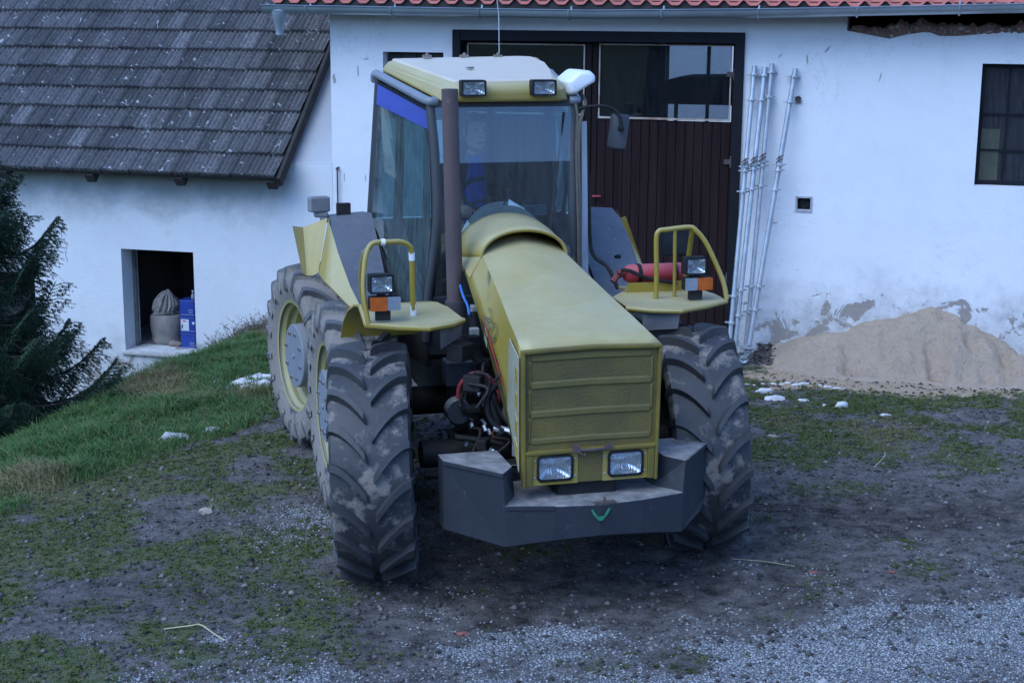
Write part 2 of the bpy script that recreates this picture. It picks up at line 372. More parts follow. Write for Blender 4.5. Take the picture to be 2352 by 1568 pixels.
def axis(lo, d0, d1, hi, st):
    a = [d0]; s = st
    while a[-1] > lo: s *= 1.35; a.append(a[-1]-s)
    b = [d1]; s = st
    while b[-1] < hi: s *= 1.35; b.append(b[-1]+s)
    return np.array(sorted(a[1:])+list(np.arange(d0, d1, st))+b)
gx, gy = axis(-160, -5.2, 5.8, 160, .03), axis(-160, 6.6, 15.6, 200, .03)
GX, GY = np.meshgrid(gx, gy, indexing='xy'); GZ = ground_h(GX, GY)
gm = masks(GX, GY)
nx, ny = len(gx), len(gy); idx = np.arange(nx*ny).reshape(ny, nx)
GF = np.stack([idx[:-1, :-1], idx[:-1, 1:], idx[1:, 1:], idx[1:, :-1]], -1).reshape(-1, 4)
def groundmat():
    k = NT('yard_ground'); P_ = k.co.outputs['Object']
    g, m, gr, bk, sa = (k.attr(a) for a in ('gravel', 'mud', 'green', 'bank', 'sand'))
    n1 = k.noise(7, 8, .7); n2 = k.noise(45, 6, .7); n3 = k.noise(1.7, 5, .6)
    n4 = k.noise(110, 5, .75); soil = k.mix(k.ramp(n1, [(.3, 0.), (.7, 1.)]), (.045, .04, .037), (.225, .205, .193)); soil = k.mix(k.ramp(n2, [(.5, 0.), (.68, .8)]), soil, (.27, .245, .23)); soil = k.mix(k.ramp(n4, [(.58, 0.), (.66, .8)]), soil, (.36, .35, .34)); soil = k.mix(k.ramp(n2, [(.30, .8), (.44, 0.)]), soil, (.022, .019, .018))
    mudc = k.mix(k.ramp(n1, [(.35, 0.), (.65, 1.)]), (.022, .018, .017), (.16, .14, .13))
    c = k.mix(m, soil, mudc)
    vor = k.n('ShaderNodeTexVoronoi'); vor.inputs['Scale'].default_value = 75; k.L(P_, vor.inputs['Vector'])
    vs_ = k.n('ShaderNodeSeparateColor'); k.L(vor.outputs['Color'], vs_.inputs[0])
    grv = k.mix(vs_.outputs[0], (.27, .275, .28), (.44, .445, .45)); grv = k.mix(k.ramp(vor.outputs['Distance'], [(.3, 0.), (.75, .8)]), grv, (.13, .13, .132))
    gfac = k.ramp(k.math('ADD', g, k.math('MULTIPLY', k.math('ADD', n2, -.5), .9)), [(.35, 0.), (.6, 1.)])
    c = k.mix(gfac, c, grv)
    grs = k.mix(n1, (.07, .10, .03), (.15, .18, .065)); grs = k.mix(k.ramp(n3, [(.5, 0.), (.7, .7)]), grs, (.18, .155, .08))
    c = k.mix(k.ramp(k.math('ADD', gr, k.math('MULTIPLY', k.math('ADD', n2, -.5), 1.1)), [(.5, 0.), (.85, .7)]), c, grs)
    c = k.mix(k.ramp(k.math('ADD', sa, k.math('MULTIPLY', k.math('ADD', n1, -.5), 1.2)), [(.45, 0.), (.7, .9)]), c, (.50, .37, .25))
    k.col(c); k.rough(.93); k.b.inputs['Specular IOR Level'].default_value = .12
    h = k.math('ADD', k.math('MULTIPLY', n1, 1.2), k.math('MULTIPLY', n2, .6)); h = k.math('ADD', h, k.math('MULTIPLY', k.math('MULTIPLY', vor.outputs['Distance'], gfac), -.8))
    k.bump(h, 1.0, .035); return k.m
ground = npmesh('ground', np.stack([GX, GY, GZ], -1).reshape(-1, 3), GF, groundmat(), smooth=True,
                att=dict(zip(('gravel', 'mud', 'green', 'bank', 'sand'), (a.ravel() for a in gm))))
ground['kind'] = 'structure'

# gravel: loose stones really lying there
def scatter(n, x0, x1, y0, y1, mi, power=1., thr=0.):
    x = RNG.uniform(x0, x1, n); y = RNG.uniform(y0, y1, n); m = masks(x, y)[mi]
    k = RNG.random(n) < np.clip((m-thr)/(1-thr), 0, 1)**power
    # keep to what the frame can see
    k &= np.abs(x) < .36*y+2.4
    return x[k], y[k]
OCT = np.array([(1, 0, 0), (0, 1, 0), (-1, 0, 0), (0, -1, 0), (0, 0, 1), (0, 0, -1)], float)
OF = np.array([(0, 1, 4), (1, 2, 4), (2, 3, 4), (3, 0, 4), (1, 0, 5), (2, 1, 5), (3, 2, 5), (0, 3, 5)])
def stones(name, x, y, r, matl, flat=.65):
    n = len(x); j = 1+.35*RNG.uniform(-1, 1, (n, 6, 1)); V = OCT[None]*j
    a = RNG.uniform(0, 6.28, n); ca, sa_ = np.cos(a), np.sin(a)
    V = np.stack([V[..., 0]*ca[:, None]-V[..., 1]*sa_[:, None], V[..., 0]*sa_[:, None]+V[..., 1]*ca[:, None], V[..., 2]*flat], -1)
    V = V*r[:, None, None]*np.stack([1+.3*RNG.random(n), np.ones(n), np.ones(n)], -1)[:, None, :]
    V += np.stack([x, y, ground_h(x, y)+r*.2], -1)[:, None, :]
    F = (OF[None]+6*np.arange(n)[:, None, None]).reshape(-1, 3)
    return npmesh(name, V.reshape(-1, 3), F, matl, att={'rnd': np.repeat(RNG.random(n), 6)})
def stonemat():
    k = NT('gravel_stone'); r = k.attr('rnd'); k.col(k.mix(k.ramp(r, [(0., 0.), (1., 1.)]), (.22, .225, .23), (.42, .425, .43))); k.rough(.9); return k.m
x, y = scatter(230000, -5.0, 6.6, 6.3, 11.4, 0, 1.2, .08)
tag(stones('gravel', x, y, RNG.uniform(.004, .0095, len(x)), stonemat()), 'grey crushed stone spread over the yard in the foreground', 'gravel', kind='stuff')
x = RNG.uniform(-4.6, 7, 52000); y = RNG.uniform(6.4, 15, 52000)
kk = (np.abs(x) < .36*y+2.4) & (masks(x, y)[3] < .5)
def clodmat():
    k = NT('soil_clod'); r = k.attr('rnd'); k.col(k.mix(k.ramp(r, [(.0, 0.), (.8, .35), (1., 1.)]), (.028, .024, .022), (.24, .22, .205))); k.rough(.95); return k.m
tag(stones('soil_clods', x[kk], y[kk], (.004+.018*RNG.random(kk.sum())**5), clodmat(), .8), 'small dark clods of churned soil and grit across the yard', 'soil', kind='stuff')

# grass: blades as single bent triangles-pairs
def blades(name, x, y, h, matl, lean=.5, w=.004, rnd=None):
    n = len(x); a = RNG.uniform(0, 6.28, n); dx, dy = np.cos(a), np.sin(a); z = ground_h(x, y)-.004
    l = h*lean*RNG.uniform(.3, 1.5, n); ww = w*RNG.uniform(.7, 1.4, n)
    px, py = -dy*ww, dx*ww
    V = np.empty((n, 5, 3)); 
    V[:, 0] = np.stack([x-px, y-py, z], -1); V[:, 1] = np.stack([x+px, y+py, z], -1)
    V[:, 2] = np.stack([x+px*.8+dx*l*.35, y+py*.8+dy*l*.35, z+h*.62], -1); V[:, 3] = np.stack([x-px*.8+dx*l*.35, y-py*.8+dy*l*.35, z+h*.62], -1)
    V[:, 4] = np.stack([x+dx*l, y+dy*l, z+h*RNG.uniform(.7, 1., n)], -1)
    b = 5*np.arange(n)[:, None]
    F = np.concatenate([np.concatenate([b, b+1, b+2], 1), np.concatenate([b, b+2, b+3], 1), np.concatenate([b+3, b+2, b+4], 1)])
    nrm = np.cross(V[:, 1]-V[:, 0], V[:, 2]-V[:, 0]); flip = (nrm @ np.array([0, -1., .35])) < 0
    V[flip] = V[flip][:, [1, 0, 3, 2, 4]]
    patch = np.clip(.5+2.2*(fbm(x+7, y+3, 4, 1.1)-.5), 0, 1)
    if rnd is None: rnd = RNG.random(n)
    o = npmesh(name, V.reshape(-1, 3), F, matl, att={'rnd': np.repeat(rnd, 5), 'patch': np.repeat(patch, 5)}, smooth=True)
    nv = np.stack([.35*dx, .35*dy-.25, np.ones(n)], -1); nv /= np.linalg.norm(nv, axis=1)[:, None]
    o.data.normals_split_custom_set_from_vertices(np.repeat(nv, 5, 0).tolist()); return o
def grassmat(name, a, b, d):
    k = NT(name); r = k.attr('rnd'); p = k.attr('patch'); c = k.mix(r, a, b); c = k.mix(k.math('MULTIPLY', k.ramp(p, [(.70, 0.), (.95, .75)]), 1.), c, d)
    c = k.mix(k.ramp(r, [(.90, 0.), (.92, .8)]), c, d)
    k.col(c); k.rough(.6); k.b.inputs['Specular IOR Level'].default_value = .3
    tl = k.n('ShaderNodeBsdfTranslucent'); k.L(c, tl.inputs[0]); mx = k.n('ShaderNodeMixShader'); mx.inputs[0].default_value = .45
    k.L(k.b.outputs[0], mx.inputs[1]); k.L(tl.outputs[0], mx.inputs[2]); k.L(mx.outputs[0], k.out.inputs[0]); return k.m
x, y = scatter(290000, -7.4, -1.2, 6.4, 17.2, 3, 1., .2)
tuft = fbm(x+3, y+8, 4, 2.6)
h = (.035+.22*np.clip(tuft-.34, 0, .6))*RNG.uniform(.6, 1.25, len(x))*(.6+.6*sstep(.3, -.8, x-grassline(y)))
tag(blades('bank_grass', x, y, h, grassmat('bank_grass_blade', (.085, .18, .05), (.16, .30, .10), (.38, .31, .17)), .85, .0042),
    'thick green grass with straw coloured tufts on the left bank', 'grass', kind='stuff')
cx0, cy0 = scatter(115000, -4.8, 7.2, 6.4, 15.4, 2, .75, .08); kk = masks(cx0, cy0)[3] < .75; cx0, cy0 = cx0[kk], cy0[kk]
nb = RNG.integers(4, 14, len(cx0)); rc = RNG.uniform(.008, .038, len(cx0)); hc = RNG.uniform(.006, .021, len(cx0))*(1+.5*sstep(11, 13, cy0)); cc = np.clip(RNG.normal(.45, .28, len(cx0)), 0, 1)
rp_ = lambda a: np.repeat(a, nb)
aa = RNG.uniform(0, 6.28, nb.sum()); qq = np.sqrt(RNG.random(nb.sum()))*rp_(rc)
x, y = rp_(cx0)+qq*np.cos(aa), rp_(cy0)+qq*np.sin(aa)
tag(blades('yard_moss', x, y, rp_(hc)*RNG.uniform(.6, 1.2, len(x)), grassmat('short_yard_grass', (.10, .14, .036), (.20, .25, .075), (.33, .29, .14)), 1.2, .0038, np.clip(rp_(cc)+RNG.normal(0, .08, len(x)), 0, .999)),
    'sparse short grass and moss growing through the trodden yard', 'grass', kind='stuff')

# ------------------------------------------------------------------ buildings (frame: u along the wall, n back into the building, z up)
M_BARE = mat('bare_render', (.30, .28, .27), (.42, .40, .38), sc=14, rough=.95, bump=.6, bsc=40, c3=(.16, .13, .11), c3at=.6)
def flakes(b, spots, seed):
    rr = random.Random(seed)
    for (u, z, w, h, ang) in spots:
        n = 13; P_ = []
        for k in range(n):
            a = 2*math.pi*k/n; r_ = .6+.6*rr.random(); x_, z_ = w*r_*math.cos(a), h*r_*math.sin(a)
            P_.append((u+x_*math.cos(ang)-z_*math.sin(ang), -.003, z+x_*math.sin(ang)+z_*math.cos(ang)))
        b.prism(P_, (0, .002, 0))
def build_wall(b, spots, seed, m1, parent):
    n0 = len(b.f); flakes(b, spots, seed); o = b.build('wall', m1, parent); o.data.materials.append(M_BARE)
    mi = np.zeros(len(o.data.polygons), np.int32); mi[n0:] = 1; o.data.polygons.foreach_set('material_index', mi); return o
W0, WA = (2.37, 16.0, 0), rad(-15)
barn = tag(empty('farm_building', W0, WA), 'white plastered farm building with dark wooden gate and red tiled eave', 'building')
shed = tag(empty('old_barn', W0, WA), 'lower whitewashed barn with steep lichen spotted grey tiled roof', 'building')
def wall_mesh(u0, u1, z0, z1, holes, t=.45, n0=0., step=None):
    """wall with rectangular openings and reveals"""
    us = sorted({u0, u1, *[h[0] for h in holes], *[h[1] for h in holes]}); zs = sorted({z0, z1, *[h[2] for h in holes], *[h[3] for h in holes]})
    us = [u for u in us if u0 <= u <= u1]; zs = [z for z in zs if z0 <= z <= z1]; b = MB()
    def isin(u, z): return any(h[0] < u < h[1] and h[2] < z < h[3] for h in holes)
    for i in range(len(us)-1):
        for j in range(len(zs)-1):
            if isin((us[i]+us[i+1])/2, (zs[j]+zs[j+1])/2): continue
            a, c, d, e = us[i], us[i+1], zs[j], zs[j+1]
            b.add([(a, n0, d), (c, n0, d), (c, n0, e), (a, n0, e)], [(0, 1, 2, 3)]); b.add([(a, n0+t, d), (c, n0+t, d), (c, n0+t, e), (a, n0+t, e)], [(3, 2, 1, 0)])
    for (a, c, d, e) in holes:
        a, c, d, e = max(a, u0), min(c, u1), max(d, z0), min(e, z1)
        for q in ([(a, d), (a, e)], [(c, e), (c, d)], [(a, e), (c, e)], [(c, d), (a, d)]):
            (p, r_), (s, w_) = q
            if (p == s and p in (u0, u1)) or (r_ == w_ and r_ in (z0, z1)): continue
            b.add([(p, n0, r_), (s, n0, w_), (s, n0+t, w_), (p, n0+t, r_)], [(0, 1, 2, 3)])
    for q in ([(u0, z0), (u0, z1)], [(u1, z1), (u1, z0)], [(u0, z1), (u1, z1)]):
        (p, r_), (s, w_) = q; b.add([(p, n0, r_), (s, n0, w_), (s, n0+t, w_), (p, n0+t, r_)], [(0, 1, 2, 3)])
    return b
UL, UR = -4.54, 9.0
wb = wall_mesh(UL, UR, -1.2, 3.42, [(-3.93, -3.24, 2.2, 2.93), (-3.13, -.012, -.6, 3.175), (2.325, 3.75, 1.70, 2.90), (.585, .722, 1.385, 1.51), (1.0, 3.4, 3.21, 3.40)])
build_wall(wb, [(.36, 1.24, .04, .008, .25), (.35, 2.95, .03, .008, .9), (.82, 3.02, .05, .009, .9), (.62, 2.92, .009, .05, .1), (1.35, 2.75, .005, .05, -.2)] + [(-4.22, 2.72, .010, .06, .1), (-4.5, 2.62, .02, .06, .1), (-4.4, 1.55, .006, .045, 0), (-4.15, 1.55, .006, .045, 0), (-4.12, 2.85, .03, .008, .3)], 3, M_PLASTER, barn)
MB().box(((UL+.23), 4.0, 1.2), (.45, 7.0, 4.6)).build('gable_wall', M_PLASTER, barn)
b = wall_mesh(UL, UR, -1.2, 3.45, [(-2.05, -.70, 1.55, 2.87)], .3, 7.4); b.box((2.2, 4, 3.52), (13.4, 7, .12)); b.box((2.2, 4, -.32), (13, 7.2, .2)); b.box((8.8, 4, 1.3), (.3, 7, 5))  # rear opening added to lighten the view through the right gate pane
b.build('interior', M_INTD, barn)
b = MB(); b.box((-1.41, 7.45, 2.2), (.05, .06, 1.32)); b.box((-2.1, 7.36, 2.3), (.10, .05, 1.2)); b.build('added_opening_frame', mat('grey_rear_frame', (.30, .33, .36), (.25, .27, .3)), barn)  # added bars in that opening, part of the stand-in reflection
mc = tag(empty('reflection_stand_in', (0, 0, 0)), 'added dark canopied shape inside, standing in for a reflection in the right gate pane', 'machine'); mc.location = W0; mc.rotation_euler = (0, 0, WA)  # added shape imitates a dark reflection in the right gate pane
b = MB(); pr = [(-1.88, 2.10), (-1.90, 2.25), (-1.84, 2.36), (-1.72, 2.44), (-1.55, 2.47), (-.3, 2.50), (-.25, 2.10)]
b.loft([[(u, n, z) for u, z in pr] for n in (5.6, 6.9)]); b.build('canopy', M_DARK, mc, bevel=.03)
MB().box((-2.0, 13.0, 1.2), (9.0, .3, 4.4)).build('wall', M_PLASTER, tag(empty('added_pale_wall', W0, WA), 'added pale wall brightening the view through the right gate pane', 'wall'))  # wall added behind the building to brighten the right gate pane
b = MB(); b.box((-1.4, 6.2, 1.05), (.9, 1.1, .9)); b.box((-.55, 6.2, 1.0), (.7, 1.2, 1.2)); b.build('body', M_DARK, mc, bevel=.04)
for u, n in ((-1.80, 5.7), (-1.80, 6.8), (-.4, 5.7), (-.4, 6.8)): b = MB(); b.tube([(u, n, .6), (u+.02, n, 2.15)], .03, 8); b.build('post', M_DARK, mc)
for u in (-1.5, -.5): b = MB(); b.lathe([(5.5, .1), (5.5, .38), (5.75, .38), (5.75, .1)], 'y', (u, 0, .16), 24, True); b.build('wheel', M_BLK, mc)
# jagged brick where the render has fallen off under the eave
b = MB(); uu = 1.0
while uu < 3.4:
    wdt = random.uniform(.05, .13); hgt = .06+.07*max(0, math.sin(uu*5.1))*random.random()+.03*random.random()
    if uu < 1.35: hgt = .02+.05*random.random()
    b.ico((uu+wdt/2, .03+random.uniform(-.01, .02), 3.20+hgt*.35), 1, .25, (wdt*.75, .07, hgt*.75), 1); uu += wdt*.7
b.build('broken_brickwork', M_BRICK, barn)
b = MB(); b.prism([(1.0, -.0035, 3.205), (1.3, -.0035, 3.15), (1.42, -.0035, 3.13), (1.55, -.0035, 3.165), (1.7, -.0035, 3.19), (1.78, -.0035, 3.205), (1.9, -.0035, 3.16), (2.1, -.0035, 3.165), (2.3, -.0035, 3.185), (2.4, -.0035, 3.208), (2.4, -.0035, 3.212), (1.0, -.0035, 3.212)], (0, .0025, 0))
b.build('bare_masonry', M_BRICK, barn)
# red tiles at the eave
b = MB(); nu = 14*74; rows = 6; u_ = np.linspace(-5.06, 9.2, nu)
for r in range(rows):
    pr = lambda uu: .026*math.cos(2*math.pi*uu/.196)+.008*math.cos(4*math.pi*uu/.196)
    base = len(b.v); 
    for k, (s, lift) in enumerate(((0, .034), (0.004, .05), (.36, .012))):
        for uu in u_:
            zz = pr(uu)+lift+(r+s/.34*1.0)*0
            d = r*.34+s; b.v.append((uu, -.36+d*math.cos(rad(33)), 3.425+d*math.sin(rad(33))+zz))
    for k in range(2):
        for i in range(nu-1): b.f.append((base+k*nu+i, base+k*nu+i+1, base+(k+1)*nu+i+1, base+(k+1)*nu+i))
M_REDTILE = mat('red_roof_tile', (.50, .135, .105), (.40, .11, .09), sc=2.5, rough=.7, bump=.15)
rf = b.build('roof', M_REDTILE, barn, smooth=60)
b = MB(); b.box((2.07, -.14, 3.465), (14.2, .3, .03)); b.box((2.07, -.32, 3.44), (14.2, .025, .09)); b.build('eave_board', M_RAFTER, barn)
# gutter
def gz(u): return np.interp(u, [-5.14, -1.57, .3, 2.7, 9], [3.405, 3.372, 3.40, 3.465, 3.50])
b = MB(); rings = []; rin = []
for u in np.linspace(-5.13, 9, 60):
    z = float(gz(u)); ring = []
    for k in range(11):
        a = math.pi+math.pi*k/10; ring.append((u, -.425+.07*math.cos(a), z+.07*math.sin(a)*1.05))
    ring = [(u, -.502, z+.004), (u, -.508, z+.013), (u, -.498, z+.018)]+ring
    for k in range(10, -1, -1):
        a = math.pi+math.pi*k/10; ring.append((u, -.425+.066*math.cos(a), z+.002+.066*math.sin(a)*1.05))
    rings.append(ring)
b.loft(rings, caps=True)
gut = b.build('gutter', M_ZINC, barn, smooth=50)
for u in [-4.62+.0]+[-4.62+.955*i for i in range(1, 12)]:
    b = MB(); z = float(gz(u)); b.tube([(u, -.425+.077*math.cos(math.pi+math.pi*k/10), z+.081*math.sin(math.pi+math.pi*k/10)) for k in range(11)]+[(u, -.34, z+.05)], .011, 6)
    b.build('gutter_bracket', M_ZINC, gut, smooth=60)
b = MB(); zz = float(gz(-4.98)); b.lathe([(zz-.06, .085), (zz-.10, .082), (zz-.2, .05), (zz-.27, .042), (zz-.30, .042)], 'z', (-4.95, -.425, 0), 20, True)
b.build('gutter_outlet', M_ZINC, gut, smooth=40)

# gate
gate = empty('gate', (0, 0, 0), 0, barn)
b = MB(); b.box((-3.085, .06, 1.27), (.09, .2, 3.81)); b.box((-.06, .06, 1.27), (.096, .2, 3.81)); b.box((-1.5725, .06, 3.118), (2.93, .2, .114)); b.build('jamb', M_GATEJ, gate, bevel=.006)
def leaf(u0, u1, pane, name='leaf'):
    b = MB(); um0, um1, z0, z1 = pane
    b.box(((u0+u1)/2, .115, (z1+3.06)/2+.006), (u1-u0, .07, 3.06-z1-.012)); b.box(((u0+um0)/2-.006, .115, 1.25), (um0-u0-.012, .07, 3.62-.0)); b.box(((u1+um1)/2+.006, .115, 1.25), (u1-um1-.012, .07, 3.62))
    o = b.build('gate_leaf', M_WOODF, gate, bevel=.005)
    b = MB(); w = .0945; u = um0-.012
    while u < um1+.01:
        ww = min(w, um1+.012-u); b.box((u+ww/2, .11+random.uniform(-.003, .003), (z0-.012-.55)/2), (ww-.006, .03, z0-.012+.55)); u += w
    b.box(((um0+um1)/2, .145, (z0-.012-.55)/2), (um1-um0+.02, .02, z0-.012+.55)); bb = b
    b = MB()
    for q in range(int((um1-um0)/w)):
        for t in (.025, .07): b.ico((um0+q*w+t-.012, .094, z0-.16), .005, 0, (1, .6, 1), 1)
    bb.add(b.v, b.f); bb.build('boarding', M_WOOD, o, bevel=.004, seg=1)
    b = MB(); d = .014
    b.box(((um0+um1)/2, .092, z1-d/2), (um1-um0, .02, d)); b.box(((um0+um1)/2, .09, z0+d/2+.002), (um1-um0, .024, d+.006)); b.box((um0+d/2, .0915, (z0+z1)/2), (d, .02, z1-z0-2*d-.006)); b.box((um1-d/2, .0915, (z0+z1)/2), (d, .02, z1-z0-2*d-.006))
    fr = b.build('window_frame', M_PUTTY, o)
    MB().box(((um0+um1)/2, .112, (z0+z1)/2), (um1-um0-.02, .005, z1-z0-.02)).build('pane', M_PANE, fr)
    return o
lf = leaf(-3.035, -1.625, (-3.0, -1.70, 2.29, 3.035)); rl = leaf(-1.615, -.115, (-1.548, -.15, 2.268, 3.045))
for z in (2.75, .62, 1.85): b = MB(); b.tube([(-.118, .068, z-.06), (-.118, .068, z+.06)], .014, 8); b.box((-.16, .072, z), (.07, .012, .05)); b.build('hinge', M_RUST, rl)
b = MB(); b.tube([(-1.58, .075, 1.44), (-1.58, .03, 1.44), (-1.49, .03, 1.445)], .012, 8); b.build('handle', M_REDH, rl)
# shuttered opening left of the gate
sh = MB(); 
for i in range(4): sh.box((-3.845+i*.172, .16, 2.56), (.165, .03, .70))
sh.build('shutter', mat('grey_shutter_boards', (.055, .062, .066), (.035, .04, .042), sc=4, rough=.8, s3=(4, 4, .3), bump=.2), barn, bevel=.003)
# steel framed window on the right
b = MB()
for (u, z, w, h) in ((2.345, 2.3, .04, 1.2), (3.04, 2.3, .04, 1.12), (3.73, 2.3, .04, 1.2), (3.04, 2.878, 1.35, .044), (3.04, 1.722, 1.35, .044)): b.box((u, .13, z), (w, .04, h))
for u in (2.595, 2.815, 3.26, 3.5): b.box((u, .1305, 2.3), (.022, .03, 1.112))
for z in (2.405, 2.045): b.box((3.035, .13, z), (1.348, .034, .024))
wf = b.build('window', M_GATEJ, barn)
MB().box((3.04, .133, 2.3), (1.35, .004, 1.12)).build('pane', glass('cellar_window_glass', (.80, .84, .88), dust=.16, low=.03, dustcol=(.2, .22, .25)), wf)
MB().box((2.46, .5, 1.92), (.19, .05, .62)).build('board', mat('stored_yellowish_board', (.42, .34, .12), (.3, .25, .09)), barn)
# vent
b = MB(); b.box((.6535, -.004, 1.4475), (.175, .012, .02)); 
b = MB()
for (u, z, w, h) in ((.6535, 1.519, .175, .018), (.6535, 1.376, .175, .018), (.577, 1.4475, .018, .125), (.73, 1.4475, .018, .125)): b.box((u, -.005, z), (w, .014, h))
vf = b.build('vent', mat('vent_frame', (.45, .46, .5), (.3, .3, .33)), barn)
b = MB(); b.lathe([(.05, .05), (.06, .02), (.06, .001)], 'y', (.6535, 0, 1.4475), 14); 
for i in range(5): a = i*1.257; b.box((.6535+.03*math.cos(a), .045, 1.4475+.03*math.sin(a)), (.035, .004, .02), Matrix.Rotation(-a, 3, 'Y'))
b.build('vent_fan', M_DARK, vf)
MB().box((.6535, .12, 1.4475), (.2, .02, .2)).build('vent_back', M_INTD, vf)
# metal bracket and flaked spots on the wall
b = MB(); b.box((.545, -.012, 2.51), (.055, .025, .06)); b.tube([(.53, -.02, 2.535), (.56, -.05, 2.55), (.58, -.03, 2.52)], .006, 6); b.tube([(.555, -.02, 2.49), (.59, -.04, 2.50)], .006, 6); b.build('wall_bracket', M_RUST, barn)



# ---- old barn
SL = -13.5
b = wall_mesh(SL, UL-.003, -3.2, 1.70, [(-7.211, -6.283, -.60, .617), (-9.4, -8.38, -2.6, .265)], t=.38)
build_wall(b, [(-8.0+.02*math.sin(i*1.7)+i*.012, .95-.07*i, .006, .04, .2*math.sin(i*2.1)) for i in range(8)], 9, M_PLASTER_OLD, shed)
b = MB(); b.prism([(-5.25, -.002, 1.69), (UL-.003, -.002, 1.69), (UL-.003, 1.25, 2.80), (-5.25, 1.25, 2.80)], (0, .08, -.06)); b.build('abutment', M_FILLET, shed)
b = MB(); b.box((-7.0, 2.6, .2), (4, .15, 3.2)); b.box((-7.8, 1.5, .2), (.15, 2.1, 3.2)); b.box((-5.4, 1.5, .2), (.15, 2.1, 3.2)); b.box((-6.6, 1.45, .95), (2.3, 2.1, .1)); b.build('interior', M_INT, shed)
b = MB(); b.box((-6.6, 1.495, -.66), (2.2, 2.2, .10)); b.build('floor', mat('stone_sill', (.42, .41, .40), (.3, .29, .28), sc=7, rough=.9, bump=.4), shed)
b = MB(); b.box((-6.747, -.012, -.625), (1.0, .06, .05)); b.build('sill', mat('old_sill_render', (.5, .49, .48), (.36, .35, .33), sc=9, rough=.95, bump=.5), shed, bevel=.015)
b = MB(); b.box((-6.747, .27, .595), (.92, .05, .035)); b.box((-7.19, .27, .0), (.035, .05, 1.2)); b.build('window_frame', mat('greenish_wood_lintel', (.18, .2, .19), (.1, .11, .1), rough=.9), shed)
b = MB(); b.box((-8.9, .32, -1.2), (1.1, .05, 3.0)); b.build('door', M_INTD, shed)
b = MB(); b.tube([(-4.47, -.03, 1.0), (-4.47, -.035, 1.62), (-4.47, -.02, 1.66), (-4.46, -.0, 1.66)], .009, 7); b.ico((-4.47, -.035, 1.645), .02, 0); b.build('iron_rod', M_RUST, shed)
# tiles: each laid on its own slightly uneven bed, inside one roof mesh
PHI = rad(41); GA = .335; TW = .178; EAVE_N, EAVE_Z = -.40, 1.565
tv, tf, ta, tg = [], [], [], []
nrow, ncol = 15, 47
for r in range(nrow):
    off = (r % 2)*TW*.5
    for c in range(ncol):
        ur = -5.05-c*TW+(0 if c == 0 else off*0)+random.uniform(-.003, .003); ul = ur-TW+.002
        if ur < SL+.3: continue
        dz, sk, tl = random.uniform(-.004, .005), random.uniform(-.006, .006), random.uniform(-.004, .008)
        cv = random.random(); NS = 13; base = len(tv)
        for s, lift in ((-.014, .002), (-.014, .050), (GA+.03, .004)):
            for i in range(NS):
                t = i/(NS-1); prof = .015*math.cos(t*6*math.pi)+(.010 if t < .12 else 0)-(.022 if t > .93 else 0)
                d = r*GA+s+sk; h = lift+prof*(1 if lift > .005 or s > 0 else .4)+dz+(tl if s < 0 else 0)
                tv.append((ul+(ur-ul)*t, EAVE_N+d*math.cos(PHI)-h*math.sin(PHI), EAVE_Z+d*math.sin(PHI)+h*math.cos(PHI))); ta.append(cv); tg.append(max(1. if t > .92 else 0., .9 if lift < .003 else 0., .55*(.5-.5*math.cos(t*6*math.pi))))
        for k in range(2):
            for i in range(NS-1): tf.append((base+k*NS+i, base+k*NS+i+1, base+(k+1)*NS+i+1, base+(k+1)*NS+i))
def tilemat():
    k = NT('old_concrete_tile'); r = k.attr('rnd'); n1 = k.noise(3, 6, .65); n2 = k.noise(24, 7, .7); n3 = k.noise(60, 5, .7)
    c = k.mix(r, (.10, .098, .10), (.25, .24, .24)); c = k.mix(k.ramp(r, [(.965, 0.), (.975, .7)]), c, (.36, .35, .35))
    c = k.mix(k.ramp(n2, [(.35, .6), (.6, 0.)]), c, (.05, .05, .055)); c = k.mix(k.ramp(n1, [(.5, 0.), (.75, .5)]), c, (.20, .195, .2))
    c = k.mix(k.ramp(k.noise(9, 3, .5, dist=1.2), [(.665, 0.), (.685, .95)]), c, (.60, .61, .62))      # lichen
    c = k.mix(k.ramp(k.noise(37, 4, .6), [(.68, 0.), (.74, .7)]), c, (.42, .43, .45))
    c = k.mix(k.math('MULTIPLY', k.attr('groove_shade'), k.ramp(n2, [(.3, 1.), (.75, .55)])), c, (.022, .022, .022))   # shade painted into the grooves, joints and row lips
    c = k.mix(k.ramp(k.noise(14, 4, .6, dist=.7), [(.27, .9), (.31, 0.)]), c, (.03, .032, .018))     # moss
    k.col(c); k.rough(.9); k.bump(k.math('ADD', n2, k.math('MULTIPLY', n3, .5)), .5, .006); return k.m
rf = npmesh('roof', tv, tf, tilemat(), shed, att={'rnd': ta, 'groove_shade': tg}, smooth=True); rf.data.set_sharp_from_angle(angle=rad(40))
b = MB(); d1 = nrow*GA
def rp(u, d, h): return (u, EAVE_N+d*math.cos(PHI)-h*math.sin(PHI), EAVE_Z+d*math.sin(PHI)+h*math.cos(PHI))
b.loft([[rp(-5.04, -.01, -.012), rp(SL, -.01, -.012), rp(SL, -.01, -.045), rp(-5.04, -.01, -.045)], [rp(-5.04, d1, -.012), rp(SL, d1, -.012), rp(SL, d1, -.045), rp(-5.04, d1, -.045)]]); b.build('roof_boarding', M_RAFTER, rf)
b = MB(); b.loft([[rp(-5.03, -.03, .02), rp(-4.99, -.03, .02), rp(-4.99, -.03, -.10), rp(-5.03, -.03, -.10)], [rp(-5.03, d1, .02), rp(-4.99, d1, .02), rp(-4.99, d1, -.10), rp(-5.03, d1, -.10)]]); b.build('verge_board', M_RAFTER, rf)
